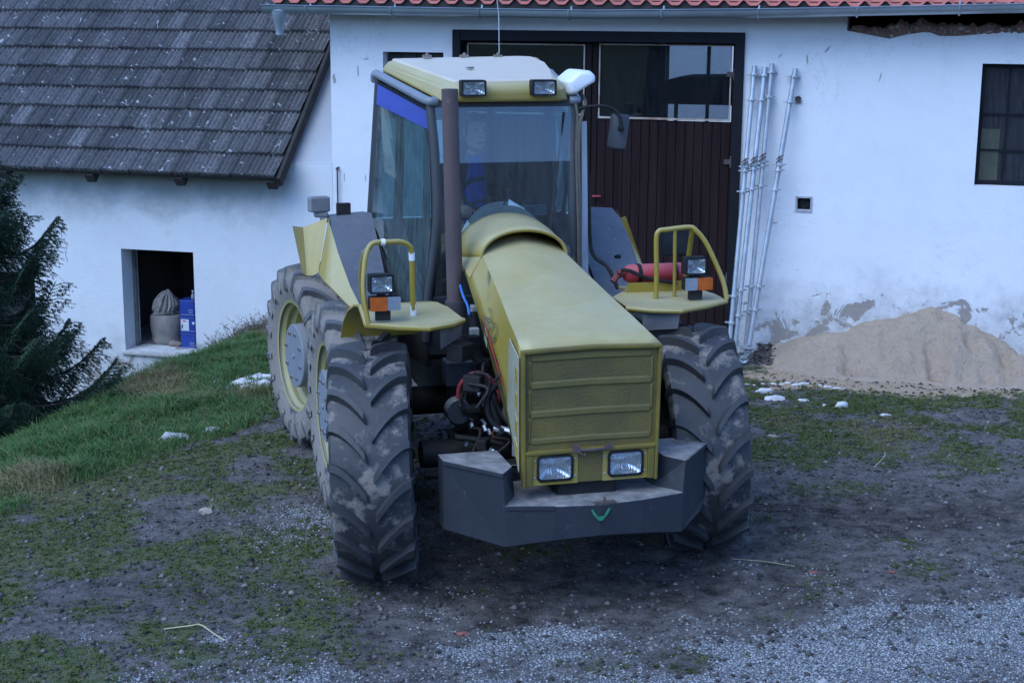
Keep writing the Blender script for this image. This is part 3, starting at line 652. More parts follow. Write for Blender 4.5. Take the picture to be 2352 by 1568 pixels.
for u in np.arange(-5.065, SL, -1.12):
    b = MB(); b.loft([[rp(u, -.03, -.047), rp(u-.11, -.03, -.047), rp(u-.11, -.03, -.16), rp(u, -.03, -.16)], [rp(u, .6, -.047), rp(u-.11, .6, -.047), rp(u-.11, .6, -.16), rp(u, .6, -.16)]]); b.build('rafter_end', M_RAFTER, rf)


# ------------------------------------------------------------------ the tractor (w to the picture's right, l forward, z up)
PSI = rad(15.5)
TR = tag(empty('tractor', (.215, 9.31, 0), PSI), 'yellow six wheeled tractor with dark front weight and tall glazed cab', 'tractor')
def P(w, l, z): return Vector((w, -l, z))
def PP(*a): return [P(*q) for q in a]
# --- wheels
LUGN = 19
def tyre_mesh():
    b = MB(); n = 96; prof = [(-.205, .425), (-.225, .435), (-.245, .48), (-.268, .56), (-.268, .625), (-.25, .664), (-.13, .684), (0, .69), (.13, .684), (.25, .664), (.268, .625), (.268, .56), (.245, .48), (.225, .435), (.205, .425)]
    b.lathe(prof, 'x', n=n); nb = len(b.v); lug = [0.]*nb
    Rr = lambda x: .69-.026*(abs(x)/.25)**2.4
    for s in (-1, 1):
        for k in range(LUGN):
            a0 = 2*math.pi*(k+(.5 if s > 0 else 0))/LUGN; rings = []
            for i, t in enumerate((0, .06, .2, .38, .56, .74, .9, 1.0, 1.07, 1.16)):
                if t <= 1: x = .018+.240*t; a = a0+.28*(1-(1-t)**1.6); top = Rr(x)+.050; lo = Rr(x)-.012
                else: x = .262+.010*(t-1)/.16; a = a0+.282; top = .655-(t-1)*.5; lo = top-.05
                hw = (.032 if t > .03 else .026)/.7; tw_ = (.0215 if t > .03 else .016)/.7
                xt = x+(.012 if t > 1 else 0); 
                if i == 0: top -= .016
                if t > 1.1: top -= .01
                rings.append([(s*x, -(lo)*math.cos(a-hw), lo*math.sin(a-hw)), (s*xt, -top*math.cos(a-tw_), top*math.sin(a-tw_)), (s*xt, -top*math.cos(a+tw_), top*math.sin(a+tw_)), (s*x, -lo*math.cos(a+hw), lo*math.sin(a+hw))])
            b.loft(rings, True); lug += ([0, 1, 1, 0]*len(rings))
    b.att['lug'] = ('POINT', lug)
    return b
tb = tyre_mesh()
def wheel(w, l, yaw, side, z=.72, roll=0., hx=.18, camber=0.):
    """side -1: outer face towards the picture's left"""
    h = empty('wheel', P(w, l, z), yaw, TR); h.scale = (.88, .985, .985); h.rotation_euler = (0, rad(camber), yaw)
    if wheel.t is None: wheel.t = tb.build('tyre', M_TYRE, h, smooth=38); t = wheel.t
    else: t = wheel.t.copy(); COL.objects.link(t); t.parent = h
    if hx > .2: t.material_slots[0].link = 'OBJECT'; t.material_slots[0].material = M_TYRE_PALE
    t.rotation_euler = (roll, 0, 0)
    b = MB(); b.lathe([(-.225, .425), (-.232, .447), (-.222, .45), (-.205, .43), (-.17, .40), (-.13, .405), (-.10, .37), (-.0, .36), (.0, .33)] if side < 0 else [(.225, .425), (.232, .447), (.222, .45), (.205, .43), (.17, .40), (.13, .405), (.10, .37), (.0, .36), (.0, .33)], 'x', n=64)
    s = side; b.lathe([(s*.0, .36), (s*.03, .33), (s*.05, .26), (s*.05, .02)], 'x', n=64)
    b.build('rim', M_RIM, h, smooth=35)
    b = MB(); b.lathe([(s*.04, .262), (s*(hx-.01), .252), (s*(hx-.003), .245), (s*hx, .001)], 'x', n=56)
    for k in range(8): a = k*math.pi/4+.3; b.ico((s*(hx+.003), .19*math.cos(a), .19*math.sin(a)), .017, 0, (.7, 1, 1), 1)
    b.ico((s*(hx+.003), 0, 0), .025, 0, (.5, 1, 1), 1)
    b.build('hub_disc', M_HUB, h, smooth=30)
    b = MB()
    for k in range(8): a = k*math.pi/4+.3; b.ico((s*(hx+.012), .19*math.cos(a), .19*math.sin(a)), .013, 0, (.8, 1, 1), 1)
    parts(b, 'bolt', M_RUST, h)
    return h
wheel.t = None
STEER = rad(-11.5)
wheel(-1.095, .02, STEER, -1, z=.71, roll=.04, camber=-2.2); wheel(1.005, .0, STEER, 1, z=.715, roll=.19, camber=-3.5)
wheel(-.985, -1.31, 0, -1, z=.72, roll=.1, hx=.25); wheel(1.02, -1.31, 0, 1, roll=.2)
# rear axle steers the other way; outer rim centre measured at (-1.19,-2.93)
ry = rad(9.5); wheel(-1.19+.198*math.cos(ry), -2.92-.198*math.sin(ry)*1.0, ry, -1, z=.72, roll=.25, hx=.23); wheel(.97, -2.90, ry, 1, roll=.15)

# --- hood
def hsec(l, sw, zs, zr, lw, zl, n=5):
    """open section: left foot, left shoulder, roof line, right shoulder, right foot"""
    pts = [P(-lw, l, zl)]
    for t in (.35, .7): pts.append(P(-lw+(lw-sw)*t, l, zl+(zs-zl)*t))
    pts.append(P(-sw, l, zs))
    for i in range(1, n): t = i/n; pts.append(P(-sw+sw*t, l, zs+(zr-zs)*(1-(1-t)**1.5)))
    pts.append(P(0, l, zr)); return pts+[P(-p.x, l, p.z) for p in pts[-2::-1]]
secs = [(.88, .413, 1.545, 1.557, .405, .76), (.72, .398, 1.580, 1.598, .405, .93), (.5, .378, 1.628, 1.652, .405, 1.10), (.17, .342, 1.70, 1.735, .402, 1.34), (-.2, .306, 1.783, 1.83, .395, 1.56), (-.57, .272, 1.865, 1.93, .375, 1.72), (-.98, .235, 1.95, 2.0, .36, 1.76)]
b = MB(); b.loft([hsec(*s) for s in secs], caps=False, closed=False)
hood = b.build('hood', M_YEL, TR, smooth=25)
hood.modifiers.new('thick', 'SOLIDIFY').thickness = .012
# stripe band round the hood and on its side
def onside(l, t):
    """point on the left hood side, t=0 shoulder .. 1 foot"""
    L_ = [s[0] for s in secs][::-1]; f = lambda i: float(np.interp(l, L_, [s[i] for s in secs][::-1]))
    sw, zs, lw, zl = f(1), f(2), f(4), f(5); return P(-(sw+(lw-sw)*t)-.0075, l, zs+(zl-zs)*t)
M_BAND = mat('faded_green_grey_decal', (.22, .23, .13), (.18, .19, .11), sc=6, rough=.4)
b = MB()
b.add([onside(-.20, .0), onside(-.28, .0), onside(.02, .99), onside(.10, .99)], [(0, 1, 2, 3)])
b.build('decal_band', M_BAND, hood)
M_REDS = mat('red_stripe', (.50, .05, .06), (.42, .06, .06), rough=.4)
b = MB(); ring = []
for i in range(13):
    q = i/12; l = -.10+.62*q; t0 = .78-.02*q; wd = .055*math.sin(math.pi*min(1, q*.9+.08)); ring.append((onside(l, t0), onside(l, t0+wd)))
for i in range(12): b.add([ring[i][0], ring[i+1][0], ring[i+1][1], ring[i][1]], [(0, 1, 2, 3)])
b.build('red_stripe', M_REDS, hood)
b = MB(); ring = [(onside(-.10+.62*i/12, .885-.04*i/12), onside(-.10+.62*i/12, .91-.05*i/12)) for i in range(13)]
for i in range(12): b.add([ring[i][0], ring[i+1][0], ring[i+1][1], ring[i][1]], [(0, 1, 2, 3)])
b.build('dark_stripe', M_BLK, hood)
# outlined model number on the hood side (two rounded outlined figures, as on the panel)
fc = bpy.data.curves.new('num', 'FONT'); fc.body = '20'; fc.size = .30; fc.fill_mode = 'NONE'; fc.bevel_depth = .0045; fc.shear = .25; fc.bevel_resolution = 0; fc.resolution_u = 4
fo = bpy.data.objects.new('num', fc); COL.objects.link(fo); bpy.context.view_layer.update()
nm = bpy.data.meshes.new_from_object(fo.evaluated_get(bpy.context.evaluated_depsgraph_get())); bpy.data.objects.remove(fo)
for v in nm.vertices:
    l = -.07+v.co.x*.92; t = .60-v.co.y*1.5+.12; v.co = onside(l, t)+Vector((-.001+v.co.z*.3, 0, 0))
nm.materials.append(mat('faded_dark_outline', (.10, .11, .10), (.16, .16, .12), rough=.5))
no = bpy.data.objects.new('number_decal', nm); COL.objects.link(no); no.parent = hood
# side vent panels
for s in (-1, 1):
    b = MB(); q = [onside(.865, .06), onside(.58, .10), onside(.60, .80), onside(.865, .93)]
    q = [Vector((p.x if s < 0 else -p.x, p.y, p.z)) for p in q]; b.prism(q, (s*.008, 0, 0)); vp = b.build('side_vent', mat('bleached_vent_panel', (.30, .28, .17), (.36, .345, .25), sc=5, rough=.5, bump=.5, bsc=80), hood, bevel=.006)
    b = MB()
    for k in range(4):
        t = .16+.2*k; a, c = onside(.845, t), onside(.79, t); e = onside(.845, t+.13)
        for v in (a, c, e): v.x = v.x if s < 0 else -v.x
        b.prism([a, c, c+(e-a), e], (s*.012, 0, 0))
    parts(b, 'vent_slat', M_YEL, vp, bevel=.004)
# rear cowl: half barrel with an open front lip
b = MB(); rings = []
def arc(l, r, zc, rz, e=0.): return [P(r*math.cos(a), l, zc+rz*math.sin(a)**.9 if math.sin(a) > 0 else zc) for a in np.linspace(math.pi, 0, 25)]
rings = [arc(-.52, .285, 1.835, .175), arc(-.62, .305, 1.82, .205), arc(-.80, .335, 1.80, .25), arc(-1.02, .35, 1.78, .292)]
b.loft(rings, caps=False, closed=False); cw = b.build('cowl', M_YEL, TR, smooth=40); cw.modifiers.new('thick', 'SOLIDIFY').thickness = .012
b = MB(); b.tube(arc(-.52, .285, 1.837, .175), .008, 8); b.build('cowl_lip', M_YELV, cw, smooth=40)
b = MB(); b.loft([[P(-.37, -.50, 1.72), P(-.288, -.52, 1.845), P(-.345, -.99, 1.80), P(-.362, -.78, 1.77)], [P(-.36, -.50, 1.72), P(-.278, -.52, 1.845), P(-.335, -.99, 1.80), P(-.352, -.78, 1.77)]]); b.build('cowl_side', M_YEL, cw)

# --- nose: frame, grille, lamps
def rrect(w0, w1, z0, z1, r, l, n=6):
    o = []
    for (cx_, cz_, a0) in ((w1-r, z1-r, 0), (w0+r, z1-r, 90), (w0+r, z0+r, 180), (w1-r, z0+r, 270)):
        for k in range(n+1): a = rad(a0+90*k/n); o.append(P(cx_+r*math.cos(a), l, cz_+r*math.sin(a)))
    return o
b = MB(); FL = .90
for s in (-1, 1): b.prism(PP((s*.414, .86, 1.545), (s*.395, .86, 1.545), (s*.385, .86, .745), (s*.405, .86, .745)), P(0, .05, 0)-P(0, 0, 0))
b.prism(PP((-.414, .86, 1.545), (0, .86, 1.558), (.414, .86, 1.545), (.414, .86, 1.522), (0, .86, 1.535), (-.414, .86, 1.522)), (0, -.052, 0))
b.prism(PP((-.39, .86, .962), (.39, .86, .962), (.39, .86, .938), (-.39, .86, .938)), (0, -.053, 0))
b.prism(PP((-.387, .86, .938), (-.345, .86, .938), (-.345, .86, .752), (-.383, .86, .752)), (0, -.046, 0)); b.prism(PP((.387, .86, .938), (.345, .86, .938), (.345, .86, .752), (.383, .86, .752)), (0, -.046, 0))
nose = b.build('nose_frame', M_OLIVE2, TR, bevel=.006)
MB().prism(PP((-.397, .84, 1.53), (.397, .84, 1.53), (.387, .84, .96), (-.387, .84, .96)), (0, -.045, 0)).build('grille', M_OLIVE, nose)
b = MB()
for z, h in ((1.475, .03), (1.318, .032), (1.150, .032), (.995, .026)):
    prof = [(.884, z+h+.012), (.892, z+h), (.894, z+.004), (.884, z-.002)]
    b.loft([[P(w, l, zz+.006*(1-abs(w)/.36)) for l, zz in prof] for w in (-.355, 0, .355)])
for s in (-1, 1):
    for z in (1.40, 1.235, 1.075): b.loft([[P(s*.352, .884, z+.075), P(s*.36, .893, z+.065), P(s*.36, .893, z-.065), P(s*.352, .884, z-.075)], [P(s*.372, .884, z+.075), P(s*.365, .893, z+.065), P(s*.365, .893, z-.065), P(s*.372, .884, z-.075)]])
parts(b, 'grille_rib', mat('grille_rib_paint', (.145, .112, .028), (.11, .09, .026), sc=5, rough=.55), nose, bevel=.003)
b = MB()
for sg in (-1, 1):
    fr_ = lambda l: (rrect(min(sg*.075, sg*.345), max(sg*.075, sg*.345), .755, .938, .002, l, 6), rrect(sg*.212-.103, sg*.212+.103, .78, .925, .028, l, 6))
    (o1, i1), (o0, i0) = fr_(.890), fr_(.864); b.loft([o0, o1, i1, i0], caps=False)
lp = parts(b, 'lamp_plate', M_YELV, nose)[0]
MB().prism(PP((-.074, .86, .938), (.074, .86, .938), (.074, .86, .757), (-.074, .86, .757)), (0, -.024, 0)).build('centre_mesh', M_OLIVE, nose)
def bowl(w, z, sx, sz, l, depth):
    b = MB(); rings = []
    for t in (1, .86, .7, .52, .34, .18): rings.append(rrect(w-sx*t, w+sx*t, z-sz*t, z+sz*t, .9*min(sx, sz)*t*(.3+.65*(1-t)), l-depth*(1-t*t), 5))
    b.loft(rings, caps=False); b.add(rings[-1], [tuple(range(len(rings[-1])))])
    b.loft([rrect(w-.018, w+.018, z-.018, z+.018, .017, l-depth*.97, 4), rrect(w-.014, w+.014, z-.014, z+.014, .013, l-depth*.35, 4)]); return b
for s in (-1, 1):
    c = s*.212; h = empty('headlight', (0, 0, 0), 0, TR); w_, hh = .108, .075
    b = MB(); b.loft([rrect(c-w_, c+w_, .775, .93, .03, .885), rrect(c-w_, c+w_, .775, .93, .03, .902), rrect(c-w_+.012, c+w_-.012, .787, .918, .024, .906), rrect(c-w_+.014, c+w_-.014, .789, .916, .022, .896)], caps=False); b.build('bezel', M_BLK, h, smooth=40)
    bowl(c, .8525, w_-.013, .0645, .897, .055).build('reflector', M_LENS, h, smooth=60); MB().loft([rrect(c-w_+.013, c+w_-.013, .788, .917, .022, .899), rrect(c-w_+.02, c+w_-.02, .795, .91, .022, .904)]).build('lens', M_CLEAR, h, smooth=60)
b = MB()
for s in (-1, 1):
    for (w, z) in ((.33, .90), (.33, .80), (.09, .90), (.09, .80)): b.ico(P(s*w, .891, z), .008, 0, (1, .6, 1), 1)
parts(b, 'screw', M_GALV, lp)
b = MB(); b.tube(PP((-.09, .915, .955), (0, .925, .953), (.09, .915, .955)), .009, 8); b.box(P(-.10, .918, .965), (.03, .02, .045)); b.box(P(.10, .918, .965), (.045, .02, .022)); b.tube(PP((-.09, .925, .955), (-.07, .94, .94), (-.05, .94, .925), (-.045, .93, .94)), .004, 6); parts(b, 'latch', M_RUST, nose)

# --- front weight / bumper
M_BUMP = M_STEEL
def bumper():
    b = MB(); z1, zs = .87, .68
    V = {}
    def q(*ids): b.add([V[i] for i in ids], [tuple(range(len(ids)))])
    for s, t in ((-1, 'L'), (1, 'R')):
        V[t+'A'] = P(s*.81, .66, z1); V[t+'B'] = P(s*.545, .985, z1); V[t+'I'] = P(s*.455, .855, z1); V[t+'C'] = P(s*.455, .52, z1); V[t+'K'] = P(s*.81, .52, z1)
        V[t+'S'] = P(s*.53, .99, zs); V[t+'T'] = P(s*.42, .785, zs-.012); V[t+'T0'] = P(s*.42, .50, zs-.012)
        V[t+'b'] = P(s*.53, .99, .44); V[t+'m'] = P(s*.26, 1.055, .478); V[t+'n'] = P(s*.26, 1.055, zs)
    V['LA0'] = P(-.81, .66, .46); V['RA0'] = P(.81, .66, .53); V['RA1'] = P(.74, .75, .465); V['LK0'] = P(-.81, .56, .46); V['RK0'] = P(.81, .56, .53)
    V['cm'] = P(0, 1.085, .497); V['cn'] = P(0, 1.085, zs)
    q('LK', 'LA', 'LB', 'LI', 'LC'); q('RC', 'RI', 'RB', 'RA', 'RK')
    q('LA', 'LA0', 'Lb', 'LB'); q('RB', 'Rb', 'RA1', 'RA0', 'RA')
    for t in 'LR':
        q(t+'B', t+'S', t+'T', t+'I'); q(t+'I', t+'T', t+'T0', t+'C'); q(t+'B', t+'b', t+'m', t+'n', t+'S')
        q(t+'n', t+'m', 'cm', 'cn')
    q('LS', 'Ln', 'cn', 'Rn', 'RS', 'RT', 'RT0', 'LT0', 'LT')
    q('LK', 'LK0', 'LA0', 'LA'); q('RA', 'RA0', 'RK0', 'RK')
    q('LA0', 'LK0', 'RK0', 'RA0', 'RA1', 'Rb', 'Rm', 'cm', 'Lm', 'Lb')
    q('LK', 'LC', 'LT0', 'RT0', 'RC', 'RK', 'RK0', 'LK0')
    bmx = bmesh.new(); vv = [bmx.verts.new(p) for p in b.v]
    for f in b.f: bmx.faces.new([vv[i] for i in f])
    bmesh.ops.remove_doubles(bmx, verts=bmx.verts, dist=.0005); bmesh.ops.recalc_face_normals(bmx, faces=bmx.faces)
    me = bpy.data.meshes.new('bumper'); bmx.to_mesh(me); bmx.free()
    return link('front_weight', me, M_BUMP, TR, None, .010, 3)
bp = bumper()
b = MB()
for s in (-1, 1): b.prism(PP((s*.815, .665, .852), (s*.548, .992, .852), (s*.548, .992, .874), (s*.815, .665, .874)), (0, -.006, 0))
b.prism(PP((-.53, .992, .660), (-.26, 1.057, .660), (-.26, 1.057, .684), (-.53, .992, .684)), (0, -.005, 0))
parts(b, 'edge_plate', M_BUMP, bp)
b = MB(); f = 1.090
b.prism(PP((-.058, f-.004, .655), (-.045, f-.004, .655), (-.018, f, .613), (.018, f, .613), (.045, f-.004, .655), (.058, f-.004, .655), (.045, f-.003, .625), (.012, f, .588), (-.012, f, .588), (-.045, f-.003, .625)), (0, -.004, 0))
b.build('green_mark', mat('green_paint_mark', (.03, .24, .12), (.03, .17, .085), rough=.5), bp)
b = MB(); b.box(P(.03, 1.065, .686), (.13, .035, .008), Matrix.Rotation(.06, 3, 'Z')); b.box(P(.03, 1.065, .70), (.012, .012, .03)); b.build('rust_tab', M_RUST, bp)

# --- front platforms (fenders turn with the wheels), rails, lamps
def fender(poly, name, curl):
    b = MB(); b.prism([p+Vector((0, 0, 0)) for p in PP(*poly)], (0, 0, -.012))
    o = b.build('front_fender', M_YEL, TR, bevel=.004)
    b = MB(); b.tube([p+Vector((0, 0, -.012)) for p in PP(*curl['rim'])], .017, 8); b.build('rim_tube', M_YELV, o, smooth=40)
    b = MB(); 
    L_ = [[P(w0, l, z), P(w1, l, z)] for (l, z, w0, w1) in curl['roll']]
    b.loft([r+[r[1]+Vector((0, 0, -.012)), r[0]+Vector((0, 0, -.012))] for r in L_]); b.build('rolled_guard', M_YELV, o, smooth=60)
    b = MB(); b.prism(PP(*curl['apron']), (0, .01, 0)); b.build('inner_flap', mat('grey_inner_flap', (.16, .165, .17), (.1, .1, .105), sc=5, rough=.7), o)
    return o
ZF = 1.555
fenL = fender([(-1.125, .0, ZF), (-.95, .105, ZF), (-.78, .18, ZF), (-.62, .09, ZF), (-.525, -.02, ZF), (-.53, -.40, ZF), (-.56, -.57, ZF), (-1.06, -.57, ZF)], 'L',
    dict(rim=[(-1.06, -.57, ZF), (-1.125, .0, ZF), (-.95, .105, ZF), (-.78, .18, ZF), (-.62, .09, ZF), (-.525, -.02, ZF)],
         roll=[(-.565, ZF, -1.06, -.56), (-.68, ZF-.012, -1.085, -.58), (-.78, ZF-.06, -1.11, -.60), (-.86, ZF-.15, -1.13, -.62), (-.90, ZF-.26, -1.14, -.63)],
         apron=[(-.53, -.03, ZF-.02), (-.70, .1, ZF-.02), (-.69, .09, ZF-.16), (-.54, -.02, ZF-.11)]))
fenR = fender([(.575, -.155, ZF), (.70, -.04, ZF), (.88, .02, ZF), (1.08, -.08, ZF), (1.285, -.22, ZF), (1.30, -.42, ZF), (1.27, -.64, ZF), (.72, -.66, ZF), (.60, -.5, ZF)], 'R',
    dict(rim=[(.575, -.155, ZF), (.70, -.04, ZF), (.88, .02, ZF), (1.08, -.08, ZF), (1.285, -.22, ZF)],
         roll=[(-.645, ZF, .72, 1.27), (-.76, ZF-.02, .74, 1.29), (-.86, ZF-.08, .76, 1.31), (-.92, ZF-.19, .78, 1.32)],
         apron=[(.66, -.10, ZF-.02), (.88, .0, ZF-.02), (.87, -.01, ZF-.13), (.67, -.10, ZF-.15)]))
b = MB(); b.tube(smoothpath(PP((-1.115, .0, ZF), (-1.135, -.03, 1.72), (-1.125, -.07, 1.86), (-1.10, -.10, 1.97), (-1.055, -.12, 2.02), (-.95, -.13, 2.022), (-.88, -.14, 2.018), (-.825, -.15, 1.985), (-.815, -.16, 1.93)), 5), .0165, 10)
b.tube(smoothpath(PP((-1.065, -.40, ZF), (-1.10, -.33, 1.75), (-1.10, -.22, 1.93), (-1.07, -.13, 2.0)), 5), .015, 8)
rlL = b.build('guard_rail', M_YELV, fenL, smooth=50)
b = MB(); b.tube(PP((-.815, -.16, 1.93), (-.80, -.19, ZF-.01)), .0175, 10); b.build('rail_post', M_YELV, rlL, smooth=50)
b = MB(); b.tube(PP((-.8155, -.16, 1.95), (-.8135, -.163, 1.90)), .0195, 10); b.tube(PP((-.8025, -.187, 1.625), (-.80, -.19, ZF)), .0195, 10); b.tube(PP((-1.01, -.125, 2.023), (-.985, -.126, 2.023)), .021, 10); parts(b, 'bare_patch', M_WHITEP, rlL, smooth=50)
b = MB(); b.tube(smoothpath(PP((.85, -.36, ZF-.01), (.845, -.35, 1.75), (.838, -.35, 1.95), (.855, -.35, 2.0), (.90, -.35, 2.008), (1.06, -.35, 2.02), (1.105, -.34, 2.0), (1.17, -.32, 1.92), (1.235, -.29, 1.78), (1.275, -.25, 1.66), (1.29, -.22, ZF)), 5), .0165, 10)
b.tube(PP((.965, -.35, 2.01), (.995, -.40, ZF)), .013, 8); b.tube(PP((1.09, -.36, 2.01), (1.15, -.62, ZF)), .018, 8)
rlR = b.build('guard_rail', M_YELV, fenR, smooth=50)
def slab(w, l, z, sx, sz, sy, r=.012): return [rrect(w-sx/2, w+sx/2, z-sz/2, z+sz/2, r, l-sy/2, 4), rrect(w-sx/2, w+sx/2, z-sz/2, z+sz/2, r, l+sy/2, 4)]
def worklamp(w, l, z, sx, sz, fen, post):
    h = empty('work_lamp', (0, 0, 0), 0, TR); c = P(w, l, z)
    b = MB(); b.loft([rrect(w-sx/2, w+sx/2, z-sz/2, z+sz/2, .012, l+.005, 4), rrect(w-sx/2, w+sx/2, z-sz/2, z+sz/2, .012, l-.066, 4)], caps=False); b.loft([rrect(w-sx/2, w+sx/2, z-sz/2, z+sz/2, .012, l+.005, 4), rrect(w-sx/2, w+sx/2, z-sz/2, z+sz/2, .012, l+.014, 4), rrect(w-sx/2+.012, w+sx/2-.012, z-sz/2+.012, z+sz/2-.012, .008, l+.014, 4), rrect(w-sx/2+.012, w+sx/2-.012, z-sz/2+.012, z+sz/2-.012, .008, l+.004, 4)], caps=False)
    b.loft([rrect(w-sx*.35, w+sx*.35, z-sz*.35, z+sz*.35, .02, l-.10, 4), rrect(w-sx/2, w+sx/2, z-sz/2, z+sz/2, .012, l-.065, 4)])
    b.build('housing', M_BLK, h, smooth=40)
    bowl(w, z, sx/2-.012, sz/2-.012, l+.006, .045).build('reflector', M_LENS, h, smooth=60); MB().loft(slab(w, l+.009, z, sx-.022, sz-.022, .004)).build('lens', M_CLEAR, h, smooth=40)
    if post: MB().box(P(w, l-.02, z-sz/2-.018), (.05, .03, .045)).build('bracket', M_BLK, h)
    return h
worklamp(-1.032, .0, 1.79, .148, .115, fenL, True); worklamp(1.065, -.22, 1.785, .148, .115, fenR, True)
def indicator(w, l, z, amber):
    h = empty('indicator', (0, 0, 0), 0, TR)
    MB().loft(slab(w, l-.03, z, .19, .085, .055)).build('housing', M_BLK, h, smooth=40)
    MB().loft(slab(w+amber*.0415, l+.007, z, .100, .08, .022, .006)).build('amber_lens', M_AMBER, h, smooth=40)
    MB().loft(slab(w-amber*.051, l+.005, z, .082, .08, .018, .006)).build('clear_lens', M_GREYLENS, h, smooth=40)
    MB().box(P(w-.01, l-.03, z-.07), (.09, .03, .07)).build('bracket', M_DARK, h)
indicator(-1.013, .01, 1.672, -1); indicator(1.088, -.22, 1.668, 1)
b = MB(); b.loft(slab(1.035, -.52, 1.905, .20, .19, .025, .025)); mp = b.build('rear_view_mirror', M_BLK, TR, smooth=40)
MB().loft(slab(1.035, -.505, 1.905, .18, .17, .006, .02)).build('mirror_back', mat('dark_plastic_gloss', (.03, .035, .045), rough=.2), mp, smooth=40)

# --- exhaust
b = MB(); b.tube(PP((-.462, -.65, 2.90), (-.428, -.65, 1.54)), .0525, 24, True); b.tube(PP((-.462, -.65, 2.902), (-.462, -.65, 2.85)), .046, 20)
ex = b.build('exhaust_pipe', M_RUST, TR, smooth=40)
b = MB(); b.lathe([(0, .069), (.12, .069)], 'z', P(-.425, -.65, 1.425), 24, True); b.build('exhaust_collar', mat('grey_brown_collar', (.07, .062, .068), (.05, .045, .05), rough=.7), ex, smooth=40)
b = MB(); b.tube(smoothpath(PP((-.425, -.65, 1.45), (-.42, -.62, 1.25), (-.40, -.58, 1.05), (-.30, -.52, .88), (-.2, -.5, .8)), 4), .056, 16); b.build('exhaust_elbow', M_RUST, ex, smooth=40)

# --- cab
cabf = MB()
for s in (-1, 1):
    pts = smoothpath(PP((s*.485, -1.085, 2.80), (s*.49, -1.07, 2.72), (s*.475, -1.02, 2.45), (s*.47, -.98, 2.1), (s*.485, -.985, 1.85), (s*.53, -1.02, 1.46), (s*.53, -1.05, 1.2)), 4)
    cabf.tube(pts, .033, 10)
    cabf.tube(PP((s*.63, -2.14, 2.90), (s*.69, -2.22, 1.86), (s*.67, -2.2, 1.2)), .035, 8)
    cabf.tube(smoothpath(PP((s*.69, -2.22, 1.86), (s*.685, -2.0, 1.80), (s*.675, -1.72, 1.68), (s*.66, -1.52, 1.50), (s*.64, -1.42, 1.40), (s*.55, -1.02, 1.40)), 4), .024, 8)
cabf.prism(PP((-.5, -1.06, 2.81), (.5, -1.06, 2.81), (.49, -1.05, 2.755), (-.49, -1.05, 2.755)), (0, .05, 0))
cabf.box(P(0, -2.17, 2.89), (1.26, .06, .08)); cabf.box(P(0, -2.22, 1.84), (1.36, .06, .07))
cabf.prism(PP((-.50, -1.0, 1.50), (.50, -1.0, 1.50), (.53, -1.05, 1.1), (-.53, -1.05, 1.1)), (0, .06, 0))
cab = cabf.build('cab_frame', M_FRAME, TR, smooth=50)
# body below the glass
b = MB()
for s in (-1, 1): b.prism(PP((s*.545, -1.04, 1.40), (s*.64, -1.42, 1.40), (s*.66, -1.52, 1.5), (s*.675, -1.72, 1.68), (s*.69, -2.2, 1.85), (s*.69, -2.2, 1.05), (s*.54, -1.04, 1.05)), (-s*.02, 0, 0))
b.prism(PP((-.69, -2.2, 1.82), (.69, -2.2, 1.82), (.69, -2.2, 1.05), (-.69, -2.2, 1.05)), (0, -.02, 0)); b.prism(PP((-.54, -1.05, 1.06), (.54, -1.05, 1.06), (.69, -2.2, 1.06), (-.69, -2.2, 1.06)), (0, 0, -.04))
b.build('cab_body', M_DARK, cab)
b = MB(); b.loft([PP((-.462, -1.055, 2.76), (.462, -1.055, 2.76), (.468, -1.05, 2.76), (-.468, -1.05, 2.76)), PP((-.45, -.995, 2.40), (.45, -.995, 2.40), (.455, -.99, 2.40), (-.455, -.99, 2.40)), PP((-.46, -.955, 2.0), (.46, -.955, 2.0), (.465, -.95, 2.0), (-.465, -.95, 2.0)), PP((-.49, -.965, 1.52), (.49, -.965, 1.52), (.495, -.96, 1.52), (-.495, -.96, 1.52))])
b.build('windscreen', M_GLASS, cab)
def sidepts(s, o=0.): return PP((s*(.505+o), -1.07, 2.745), (s*(.637+o), -2.12, 2.875), (s*(.697+o), -2.2, 1.87), (s*(.692+o), -2.0, 1.82), (s*(.682+o), -1.72, 1.70), (s*(.668+o), -1.52, 1.52), (s*(.646+o), -1.42, 1.42), (s*(.553+o), -1.03, 1.44), (s*(.505+o), -1.0, 1.85), (s*(.493+o), -1.0, 2.1), (s*(.495+o), -1.035, 2.45))
for s in (-1, 1):
    sg = MB().prism(sidepts(s), (s*.006, 0, 0)).build('side_window', M_SIDEGLASS, cab)
    b = MB(); b.tube(sidepts(s, .004)+sidepts(s, .004)[:1], .011, 6); b.build('window_seal', M_BLK, sg, smooth=50)
    b = MB(); b.prism(PP((s*.517, -1.09, 2.738), (s*.650, -2.10, 2.862), (s*.659, -2.11, 2.72), (s*.513, -1.055, 2.62)), (s*.003, 0, 0)); b.build('sun_strip', mat('blue_window_strip', (.045, .075, .40), (.04, .065, .33), sc=3, rough=.5), sg)
    b = MB(); b.tube(smoothpath(PP((s*.46, -1.055, 2.80), (s*.515, -1.07, 2.805), (s*.56, -1.4, 2.845), (s*.64, -2.08, 2.925), (s*.66, -2.16, 2.93), (s*.655, -2.19, 2.88)), 4), .030, 10); b.build('roof_gutter', M_LFRAME, cab, smooth=50)
MB().prism(PP((-.62, -2.185, 2.84), (.62, -2.185, 2.84), (.68, -2.215, 1.89), (-.68, -2.215, 1.89)), (0, -.006, 0)).build('rear_window', M_SIDEGLASS, cab)
b = MB(); b.prism(PP((.535, -1.015, 2.66), (.575, -1.03, 2.66), (.61, -1.03, 1.45), (.555, -1.01, 1.45)), (0, .012, 0)); b.build('door_edge', M_LEDGE, cab)
